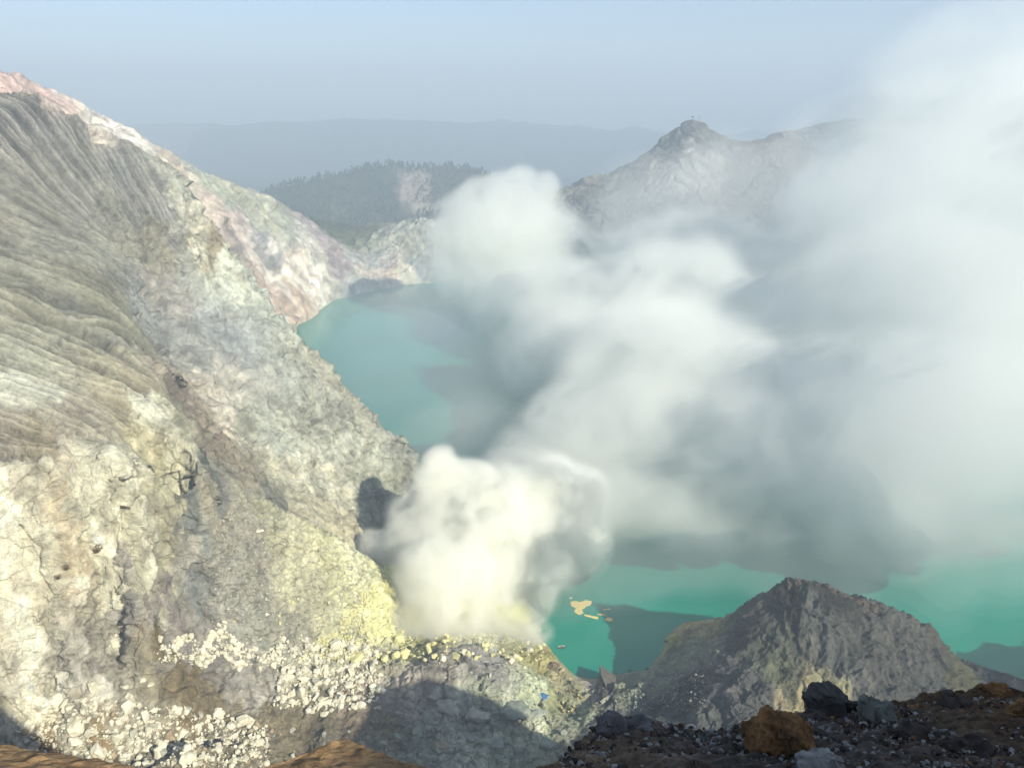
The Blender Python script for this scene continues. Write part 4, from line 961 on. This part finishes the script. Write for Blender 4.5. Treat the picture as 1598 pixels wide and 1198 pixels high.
def person(u, v, pose, top_c, leg_c, rot, label, holds=False):
    p = hit(u, v); root = bpy.data.objects.new("person", None); COL.objects.link(root); root.location = (p[0], p[1], p[2]); root.rotation_euler = (0, 0, rot)
    J = figure(pose); N = []; E = []
    def nd(q, r_): N.append((*q, r_)); return len(N)-1
    a = nd(J["pel"], .125); b = nd(J["ch"], .135); c = nd(J["nk"], .055); d = nd(J["hd"], .095); e = nd(J["top"], .055); E += [(a, b), (b, c), (c, d), (d, e)]
    ns = nd((J["hd"][0], J["hd"][1]+.11, J["hd"][2]-.01), .018); E.append((d, ns))
    for s in (-1, 1):
        m_ = lambda k: (J[k][0]*s, J[k][1], J[k][2])
        s1 = nd(m_("sh"), .06); s2 = nd(m_("el"), .042); s3 = nd(m_("wr"), .028); hd_ = (J["wr"][0]*s, J["wr"][1]+.05, J["wr"][2]-.06); s4 = nd(hd_, .030); E += [(b, s1), (s1, s2), (s2, s3), (s3, s4)]
        for q in range(4):
            f1 = nd((hd_[0]+(q-1.5)*.02, hd_[1]+.03, hd_[2]-.05+.004*abs(q-1.5)), .009); f2 = nd((hd_[0]+(q-1.5)*.02, hd_[1]+.045, hd_[2]-.085+.008*abs(q-1.5)), .008); E += [(s4, f1), (f1, f2)]
        t1 = nd((hd_[0]-s*.035, hd_[1]+.035, hd_[2]-.01), .010); E.append((s4, t1))
        h1 = nd(m_("hip"), .085); k1 = nd(m_("kn"), .058); a1 = nd(m_("an"), .040); o1 = nd(m_("to"), .035)
        E += [(a, h1), (h1, k1), (k1, a1), (a1, o1)]
    skin_mesh("body", N, E, 0, M_skin, root)
    # jacket, trousers, hair as clothing layers
    N2 = [(*J["pel"], .145), (*J["ch"], .16), (*[J["nk"][k]*.7+J["ch"][k]*.3 for k in range(3)], .08)]; E2 = [(0, 1), (1, 2)]
    for s in (-1, 1):
        i = len(N2); N2 += [(J["sh"][0]*s, J["sh"][1], J["sh"][2], .08), (J["el"][0]*s, J["el"][1], J["el"][2], .06), (J["wr"][0]*s*.99, J["wr"][1], J["wr"][2]+.02, .045)]; E2 += [(1, i), (i, i+1), (i+1, i+2)]
    skin_mesh("jacket", N2, E2, 0, CLM[top_c], root)
    N3 = [(J["pel"][0], J["pel"][1], J["pel"][2]+.03, .14)]; E3 = []
    for s in (-1, 1):
        i = len(N3); N3 += [(J["hip"][0]*s, J["hip"][1], J["hip"][2], .105), (J["kn"][0]*s, J["kn"][1], J["kn"][2], .078), (J["an"][0]*s, J["an"][1], J["an"][2]+.04, .060)]; E3 += [(0, i), (i, i+1), (i+1, i+2)]
    skin_mesh("trousers", N3, E3, 0, CLM[leg_c], root)
    skin_mesh("hair", [(J["hd"][0], J["hd"][1]-.03, J["hd"][2]+.03, .095), (J["top"][0], J["top"][1]-.02, J["top"][2], .07)], [(0, 1)], 0, M_hair, root)
    tag(root, label, "person", "people standing and crouching near the lake"); return root
person(871.5,1084,"stand","black","black",2.6,"person in black standing, leftmost of the row of three")
person(874.8,1086.5,"stand","dark brown","black",2.9,"person in dark brown jacket, middle of the row of three")
person(878.4,1088,"stand","navy","black",-2.7,"person in navy jacket standing, rightmost of the row of three")
person(887,1080,"crouch","black","black",1.0,"person in black crouching alone between the two groups")
person(894.5,1081,"crouch","rust","dark brown",-1.2,"person in rust jacket crouching, left in the right-hand group")
person(898,1084,"walk","dark brown","black",2.2,"person bending forward, nearest in the right-hand group")
person(901,1080,"crouch","black","grey",.6,"person in black crouching, farthest right in the right-hand group")
person(900,1105,"stand","dark brown","dark brown",.4,"lone person in brown standing beside the yellow sulphur loads")
person(870,1053,"stand","rust","black",-.4,"person in rust jacket on the yellow rocks by the shore")
person(873.5,1094,"crouch","grey","dark brown",.9,"person in grey crouching in front of the row of three")
# sulphur loads: pairs of baskets filled with yellow blocks
M_bask = rock_material("bamboo", (.30,.22,.10), (.18,.13,.06), 8, .01)
def basket_mesh():
    bm = bmesh.new(); n = 14
    rings = [(.22, 0), (.30, .22), (.36, .48), (.33, .48), (.20, .05)]
    vs = [[bm.verts.new((r_*math.cos(2*math.pi*i/n), r_*math.sin(2*math.pi*i/n), z_)) for i in range(n)] for (r_, z_) in rings]
    for k in range(len(rings)-1):
        for i in range(n): bm.faces.new((vs[k][i], vs[k][(i+1) % n], vs[k+1][(i+1) % n], vs[k+1][i]))
    bm.faces.new(list(reversed(vs[0]))); bm.faces.new(vs[-1]); me = bpy.data.meshes.new("basket"); bm.to_mesh(me); bm.free(); me.materials.append(M_bask); return me
BM_ = basket_mesh(); LM = [rock_mesh("sulphur_block", 90+k, "angular", 1) for k in range(3)]
for m_ in LM: m_.materials.append(RM["yellow"])
for k, (u, v) in enumerate([(879.5,1101),(878.5,1107),(881,1113),(888,1113),(892,1112),(894,1109),(896,1106),(880,1098),(903,1087),(907,1090)]):
    p = hit(u, v); o = bpy.data.objects.new("sulphur_basket", BM_); COL.objects.link(o); o.location = p; o.scale = (1.5,)*3
    for q in range(3):
        c_ = bpy.data.objects.new("sulphur_block", LM[q]); COL.objects.link(c_); c_.parent = o; c_.scale = (.42, .36, .4); a_ = q*2.1; c_.location = (.12*math.cos(a_), .12*math.sin(a_), .52); c_.rotation_euler = (a_, a_*2, 0)
    tag(o, "basket heaped with yellow sulphur blocks, " + ["second from the back in the ring\'s left bend","left of the ring's middle","lowest left of the ring","lowest and central in the ring","right of the ring's lowest point","halfway up the ring's right side","at the right beside the lone person","rearmost in the left bend of the ring","below the right-hand group of people","farthest right below the right-hand group"][k], "basket", "sulphur baskets near the people")

# ------------------------------------------------------------------ plants: dry tufts on the white cliff, trees on the wooded hill
M_bark = rock_material("bark", (.10,.085,.065), (.06,.05,.04), 2, .05)
M_leaf = rock_material("dark_foliage", (.045,.065,.03), (.025,.038,.018), .4, .2)
M_dry = rock_material("dry_twigs", (.16,.10,.045), (.09,.06,.03), 4, .02)
def tuft(u, v, h, label, seed):
    r = random.Random(seed); p = hit(u, v); root = bpy.data.objects.new("dry_shrub", None); COL.objects.link(root); root.location = p
    V_ = []; F_ = []
    for _ in range(150):
        a_ = r.uniform(0, 6.28); t = r.uniform(.15, 1.0); L = h*r.uniform(.45, 1); d = Vector((math.cos(a_)*t, math.sin(a_)*t, 1-.5*t)).normalized(); b0 = Vector((r.gauss(0, .15), r.gauss(0, .15), -.2)); e_ = b0 + d*L; w_ = h*.02
        s_ = d.orthogonal().normalized()*w_; s2_ = d.cross(s_); i = len(V_); V_ += [b0+s_, b0-s_*.5+s2_, b0-s_*.5-s2_, e_]; F_ += [(i, i+1, i+3), (i+1, i+2, i+3), (i+2, i, i+3)]
    mesh_obj("twigs", [tuple(x) for x in V_], F_, M_dry, root, smooth=False)
    V_ = []; F_ = []
    for _ in range(260):
        a_ = r.uniform(0, 6.28); t = r.random()**.5*h*.55; c_ = Vector((math.cos(a_)*t, math.sin(a_)*t, h*r.uniform(.2, .85))); n1_ = Vector((r.gauss(0, 1), r.gauss(0, 1), r.gauss(0, 1))).normalized()*h*.05; n2_ = n1_.orthogonal().normalized()*h*.03; i = len(V_); V_ += [c_-n1_, c_+n2_, c_+n1_, c_-n2_]; F_.append((i, i+1, i+2, i+3))
    mesh_obj("leaves", [tuple(x) for x in V_], F_, M_dry, root, smooth=False); tag(root, label, "shrub", "dry shrubs on the white cliff")
tuft(153, 862, 3.2, "largest dry brown shrub in the middle of the white cliff face", 1)
tuft(101, 888, 1.9, "small dry shrub left of and below the largest one", 2)
tuft(92, 903, 1.6, "smallest dry shrub on the lower white cliff", 3)
def tree(u, v, y, h, label, seed, name="tree", cat="tree", group="trees standing on the wooded hill's skyline", dead=False):
    r = random.Random(seed); q = at_y(u, v, y); x, yy_ = q[0], q[1]; z_ = ground_at(x, yy_) - .5
    root = bpy.data.objects.new(name, None); COL.objects.link(root); root.location = (x, yy_, z_)
    N_ = [(0, 0, 0, h*.02), (r.uniform(-.02, .02)*h, 0, h*.4, h*.014), (r.uniform(-.03, .03)*h, 0, h*.95, h*.004)]
    V_ = []; F_ = []
    def limb(a, b, ra, rb, n=6):
        a = Vector(a); b = Vector(b); d = (b-a).normalized(); s_ = d.orthogonal().normalized(); t_ = d.cross(s_); i = len(V_)
        for c_, rr_ in ((a, ra), (b, rb)):
            for k in range(n): V_.append(tuple(c_ + (s_*math.cos(6.283*k/n)+t_*math.sin(6.283*k/n))*rr_))
        for k in range(n): F_.append((i+k, i+(k+1) % n, i+n+(k+1) % n, i+n+k))
    for a, b in zip(N_[:-1], N_[1:]): limb(a[:3], b[:3], a[3], b[3])
    tips = []
    for k in range(12):
        zz_ = h*r.uniform(.3, .92); a_ = r.uniform(0, 6.28); L = h*.26*(1.15-zz_/h); e_ = (math.cos(a_)*L, math.sin(a_)*L, zz_+L*.5); limb((0, 0, zz_), e_, h*.006, h*.002, 4); tips.append(e_)
    mesh_obj("trunk", V_, F_, M_bark, root)
    V_ = []; F_ = []
    for k in range(40 if dead else 700):
        c_ = Vector(r.choice(tips)) + Vector((r.gauss(0, 1), r.gauss(0, 1), r.gauss(0, .8)))*h*.055
        n1_ = Vector((r.gauss(0, 1), r.gauss(0, 1), r.gauss(0, 1))).normalized()*h*.028; n2_ = n1_.orthogonal().normalized()*h*.02; i = len(V_); V_ += [tuple(c_-n1_), tuple(c_+n2_), tuple(c_+n1_), tuple(c_-n2_)]; F_.append((i, i+1, i+2, i+3))
    mesh_obj("crown", V_, F_, M_leaf, root, smooth=False); tag(root, label, cat, group); return root
rt = random.Random(9); TR = []
sky_pts = [(424,299),(437,290),(452,283),(461,281),(470,279),(486,278),(498,277),(508,276),(517,276),(531,275),(541,275),(549,274),(556,273),(566,273),(575,273),(584,272),(592,273),(601,274),(612,275),(625,277),(641,279),(655,279),(668,278),(679,277),(690,276),(699,275),(708,274),(717,274),(727,274),(736,274)]
on_ = ["first","second","third","fourth","fifth","sixth","seventh","eighth","ninth","tenth","eleventh","twelfth","thirteenth","fourteenth","fifteenth"]
for i, (u, v) in enumerate(sky_pts):
    h = rt.uniform(9, 21); nth = (on_[i] + " tree from the left end") if i < 15 else (on_[29-i] + " tree from the smoke, leftward,")
    TR.append(tree(u, v, 1650, h, f"{'tall' if h > 16 else 'slender' if h > 12 else 'short'} hazy {nth} of the wooded skyline", 40+i))
def forest():
    r = np.random.default_rng(3); V_ = []; F_ = []; n = 0; off = 0
    while n < 1500:
        u = r.uniform(400, 900); y = r.uniform(1400, 1800); q = at_u(u, y, 40); x = q[0]; z_ = ground_at(x, y)
        if abs(u-635) < 14 and y < 1640: continue
        h = r.uniform(7, 15); m_ = 26
        a = r.uniform(0, 6.28, m_); t = r.random(m_)**.5; zz_ = r.uniform(.25, 1, m_); rad = (1.1-zz_)*h*.42*t
        c = np.stack([x+np.cos(a)*rad, y+np.sin(a)*rad, z_+zz_*h], 1); n1_ = r.normal(size=(m_, 3)); n1_ /= np.linalg.norm(n1_, axis=1)[:, None]; n2_ = np.cross(n1_, r.normal(size=(m_, 3))); n2_ /= np.linalg.norm(n2_, axis=1)[:, None]
        s = h*.13; q4 = np.stack([c-n1_*s, c+n2_*s*.8, c+n1_*s, c-n2_*s*.8], 1).reshape(-1, 3); V_.append(q4); F_.append(np.arange(m_*4).reshape(-1, 4)+off); off += m_*4; n += 1
    o = mesh_obj("forest", np.concatenate(V_), np.concatenate(F_), M_leaf, smooth=False); tag(o, "dark hazy wood covering the low hill beyond the rim", "wood", kind="stuff")
forest()
for i, (u, h, lb) in enumerate([(1080, 7, "short tree on the hazy peak's summit, left of the two"), (1091, 9, "thin tall tree on the hazy peak's summit, right of the two")]):
    tree(u, 190, 1150, h, lb, 90+i, "summit_tree", "tree", "trees on the far peak", dead=(i == 1))

# ------------------------------------------------------------------ foreground: stony edge of the rim at the viewer's feet
edge_px = [(-500,1130),(-200,1160),(0,1163),(60,1175),(150,1190),(250,1212),(400,1205),(470,1180),(500,1170),(535,1157),(570,1168),(620,1188),(700,1210),(820,1215),(880,1192),(905,1165),(930,1138),(955,1126),(985,1122),(1020,1136),(1060,1138),(1120,1150),(1160,1134),(1250,1118),(1330,1108),(1400,1098),(1480,1090),(1530,1084),(1560,1086),(1598,1096),(1800,1070),(2100,1050)]
ex = []
for (u, v) in edge_px:
    d = ray(u, v); T = -d[2]/d[1]; y = 1.8/(T-.62); q = at_y(u, v, y); ex.append((q[0], y))
ex = np.array(ex)
xs = np.linspace(-9, 13, 900); ss = np.concatenate([np.linspace(0, 1, 420), 1 + np.linspace(0.01, 1, 160)**1.3])
ye = np.interp(xs, ex[:, 0], ex[:, 1])
XX = np.repeat(xs[:, None], len(ss), 1); s_in = np.minimum(ss, 1)[None]; s_out = np.maximum(ss-1, 0)[None]
YY = 0.6 + (ye[:, None]-0.6)*s_in + s_out*5.0
ZZ = CAMZ - 1.8 - .62*(0.6 + (ye[:, None]-.6)*s_in) - s_out*5.0*1.55
PFG = np.stack([XX, YY, ZZ], -1).astype(np.float32)
dfg = fbm(PFG, 1.6, 4, .55, 1, 141)*.10 + np.abs(fbm(PFG, .35, 3, .6, 1, 143))*.085 + blocks(PFG.reshape(-1, 3), .14, 5).reshape(XX.shape)*.05 + blocks(PFG.reshape(-1, 3), .05, 8).reshape(XX.shape)*.018
brown = np.clip((1.5-XX)/2, 0, 1)
dfg = dfg*(1-.55*brown)
PFG[..., 2] += dfg
nfg = fbm(PFG, .5, 5, .6, 1, 151); n2f = fbm(PFG, .12, 3, .7, 1, 153)
Cg = np.array([.105, .088, .075])*(1+.45*nfg[..., None]) + np.array([.05, .02, .0])*np.clip(n2f, 0, 1)[..., None]
Cb = np.array([.36, .23, .12])*(1+.3*nfg[..., None])
xr = np.clip((XX-3.0)/1.5, 0, 1)[..., None]
Cr = np.array([.13, .08, .042])*(1+.5*nfg[..., None])
CC = Cg*(1-xr) + Cr*xr; CC = CC*(1-brown[..., None]) + Cb*brown[..., None]
M_fore = ground_material("foreground_stones", 9.0, .03, .85, .6)
I_ = np.arange(XX.size).reshape(XX.shape); F_ = np.stack([I_[:-1, :-1], I_[1:, :-1], I_[1:, 1:], I_[:-1, 1:]], -1).reshape(-1, 4)
fg = mesh_obj("foreground_slope", PFG.reshape(-1, 3), F_, M_fore); set_col(fg, "rock", np.clip(CC, .01, .6).reshape(-1, 3)); tag(fg, "dark stony rim edge at the bottom right of the view", kind="structure")
def fg_z(x, y):
    yy_ = np.interp(x, ex[:, 0], ex[:, 1]); return CAMZ-1.8-.62*min(y, yy_) - max(0, y-yy_)*1.55
M_f = {"orange": rock_material("orange_brown_rock", (.34,.18,.07), (.06,.033,.015), 7, .04), "dark": rock_material("near_black_rock", (.10,.08,.065), (.025,.02,.018), 5, .04),
       "grey": rock_material("grey_stone", (.38,.37,.34), (.20,.195,.18), 6, .03), "blue grey": rock_material("blue_grey_stone", (.24,.235,.23), (.10,.098,.095), 6, .04),
       "white": rock_material("whitish_pink_stone", (.72,.64,.56), (.42,.36,.31), 8, .02), "slate": rock_material("slate_stone", (.10,.095,.085), (.05,.048,.044), 4, .03), "green grey": rock_material("green_grey_stone", (.20,.215,.18), (.09,.095,.08), 7, .03)}
def fg_rock(u, v, wpx, hpx, shape, c, label, seed, group=None, name="stone", dy=0.0):
    d = ray(u, v); T = -d[2]/d[1]; y = 1.8/(T-.62) if T > .63 else 9; y = min(y, 9.5)
    q = at_y(u, v, y); ye_ = float(np.interp(q[0], ex[:, 0], ex[:, 1])); y = min(y, ye_-.02)+dy; q = at_u(u, y, fg_z(q[0], y)); _, _, dep = project(q); s = wpx*float(dep)/FPX; hh = hpx*float(dep)/FPX
    me = rock_mesh(name, seed, shape, 5 if wpx > 30 else 3); me.materials.append(M_f[c]); o = bpy.data.objects.new(name, me); COL.objects.link(o)
    A_ = np.array([v_.co for v_ in me.vertices]); ext = A_.max(0)-A_.min(0); o.scale = (s/ext[0], s*.8/ext[1], hh*1.05/ext[2])
    o.location = (q[0], q[1], q[2] + hh*.33); o.rotation_euler = (random.Random(seed).uniform(-.15, .15), random.Random(seed+1).uniform(-.15, .15), random.Random(seed+2).uniform(-.3, .3)); tag(o, label, "stone" if wpx < 40 else "rock", group); return o
g_ = "stones lying on the dark foreground slope"
fg_rock(1212,1165,120,95,"rounded","orange","big brown orange boulder, sunlit on top, in the right foreground",301,g_,"foreground_boulder",-.3)
fg_rock(1268,1178,74,50,"wedge","grey","pale grey angular rock leaning on the big brown orange boulder",302,g_,"foreground_boulder",-.5)
fg_rock(1298,1122,92,52,"wedge","slate","smooth dark slate slab behind the pale grey angular rock",303,g_,"foreground_boulder")
fg_rock(1358,1130,64,52,"angular","green grey","green grey blocky rock right of the dark slate slab",304,g_,"foreground_boulder")
fg_rock(1084,1160,44,32,"wedge","green grey","angular grey green stone alone on the dark gravel",305,g_,"foreground_boulder")
fg_rock(960,1150,66,46,"angular","blue grey","blue grey jagged crag at the left end of the dark foreground",306,g_,"foreground_boulder")
fg_rock(1000,1150,50,44,"upright","blue grey","second blue grey crag under the white topped stones",307,g_,"foreground_boulder")
fg_rock(990,1134,22,16,"rounded","white","whitish stone perched on the blue grey crags",308,g_)
fg_rock(1018,1140,16,16,"rounded","white","round whitish pink stone right of the crags",309,g_)
fg_rock(1038,1138,24,16,"angular","white","pinkish white stone with orange underside on the gravel edge",310,g_)
fg_rock(1078,1142,24,16,"rounded","white","whitish stone just behind the grey green stone",311,g_)
fg_rock(1240,1122,48,18,"flat","white","flat whitish crust on top of the big brown orange boulder",312,g_,"foreground_boulder",.15)
fg_rock(1548,1092,56,36,"angular","orange","orange brown rock lit by the sun at the right skyline",313,g_,"foreground_boulder")
fg_rock(1590,1130,60,52,"angular","orange","rusty orange rock cut by the right edge of the view",314,g_,"foreground_boulder")
fg_rock(1480,1112,70,34,"angular","dark","black craggy rock left of the orange rocks",315,g_,"foreground_boulder")
fg_rock(1420,1150,62,38,"angular","dark","black craggy rock below the green grey blocky rock",316,g_,"foreground_boulder",-.1)
fg_rock(1520,1170,76,42,"angular","dark","black craggy rock in the bottom right corner",317,g_,"foreground_boulder",-.2)
fg_rock(1148,1142,20,13,"angular","white","small whitish stone left of the big brown orange boulder",318,g_)
fg_rock(1165,1132,16,10,"angular","grey","small grey stone on the edge behind the brown orange boulder",319,g_)
rs = random.Random(77); SG = []
for k in range(230):
    u = rs.uniform(900, 1598); v = rs.uniform(1140, 1197) if u < 1150 else rs.uniform(1105, 1197)
    wp = 6*(4.5)**(rs.random()**1.8); c = rs.choice(["grey", "dark", "green grey", "grey", "orange" if u > 1150 else "grey"])
    if k < 140: SG.append((u, fg_rock(u, v, wp, wp*.8, rs.choice(SH), c, "x", 400+k, g_, "stone"), c, wp))
bk2 = defaultdict(list)
for (u, o, c, wp) in SG:
    side = "on the gravel left of the brown boulder" if u < 1150 else "among the black crags at the right"
    bk2[(("small" if wp > 9 else "tiny"), c, side)].append((u, o))
for (sz, c, side), L in bk2.items():
    L.sort(key=lambda t: t[0])
    for i, (u, o) in enumerate(L): o["label"] = f"{sz} {c} stone {side}" + ("" if len(L) == 1 else ", " + place_word(i, len(L)))
# gravel
def gravel(n, seed, cname, lo, hi, u0, u1):
    r = np.random.default_rng(seed); base = []
    for k in range(5):
        me = rock_mesh("tmp", 600+k, SH[k], 0); base.append((np.array([v.co for v in me.vertices], np.float32), np.array([p.vertices[:] for p in me.polygons if len(p.vertices) == 3], np.int32))); bpy.data.meshes.remove(me)
    Vs = []; Fs = []; off = 0
    for _ in range(n):
        u = r.uniform(u0, u1); xx_ = (u-799)/FPX*7.0; y = r.uniform(3.2, float(np.interp(xx_, ex[:, 0], ex[:, 1]))); x = (u-799)/FPX*(y*cp+4.8*sp+.2); y = min(y, float(np.interp(x, ex[:, 0], ex[:, 1]))); s = lo*(hi/lo)**(r.random()**2)
        V_, F_ = base[r.integers(5)]; t = r.uniform(0, 6.28); W = V_*s; W = np.stack([W[:, 0]*math.cos(t)-W[:, 1]*math.sin(t), W[:, 0]*math.sin(t)+W[:, 1]*math.cos(t), W[:, 2]], 1) + np.array([x, y, fg_z(x, y)+.07+s*.1]); Vs.append(W); Fs.append(F_+off); off += len(W)
    return mesh_obj("gravel", np.concatenate(Vs), np.concatenate(Fs), M_f[cname], smooth=False)
tag(gravel(2600, 1, "grey", .015, .07, 870, 1800), "grey gravel on the shaded foreground slope", "gravel", kind="stuff")
tag(gravel(2600, 2, "dark", .015, .09, 870, 1800), "black brown gravel on the shaded foreground slope", "gravel", kind="stuff")
tag(gravel(1100, 3, "orange", .012, .05, 900, 1800), "rusty gravel on the shaded foreground slope", "gravel", kind="stuff")
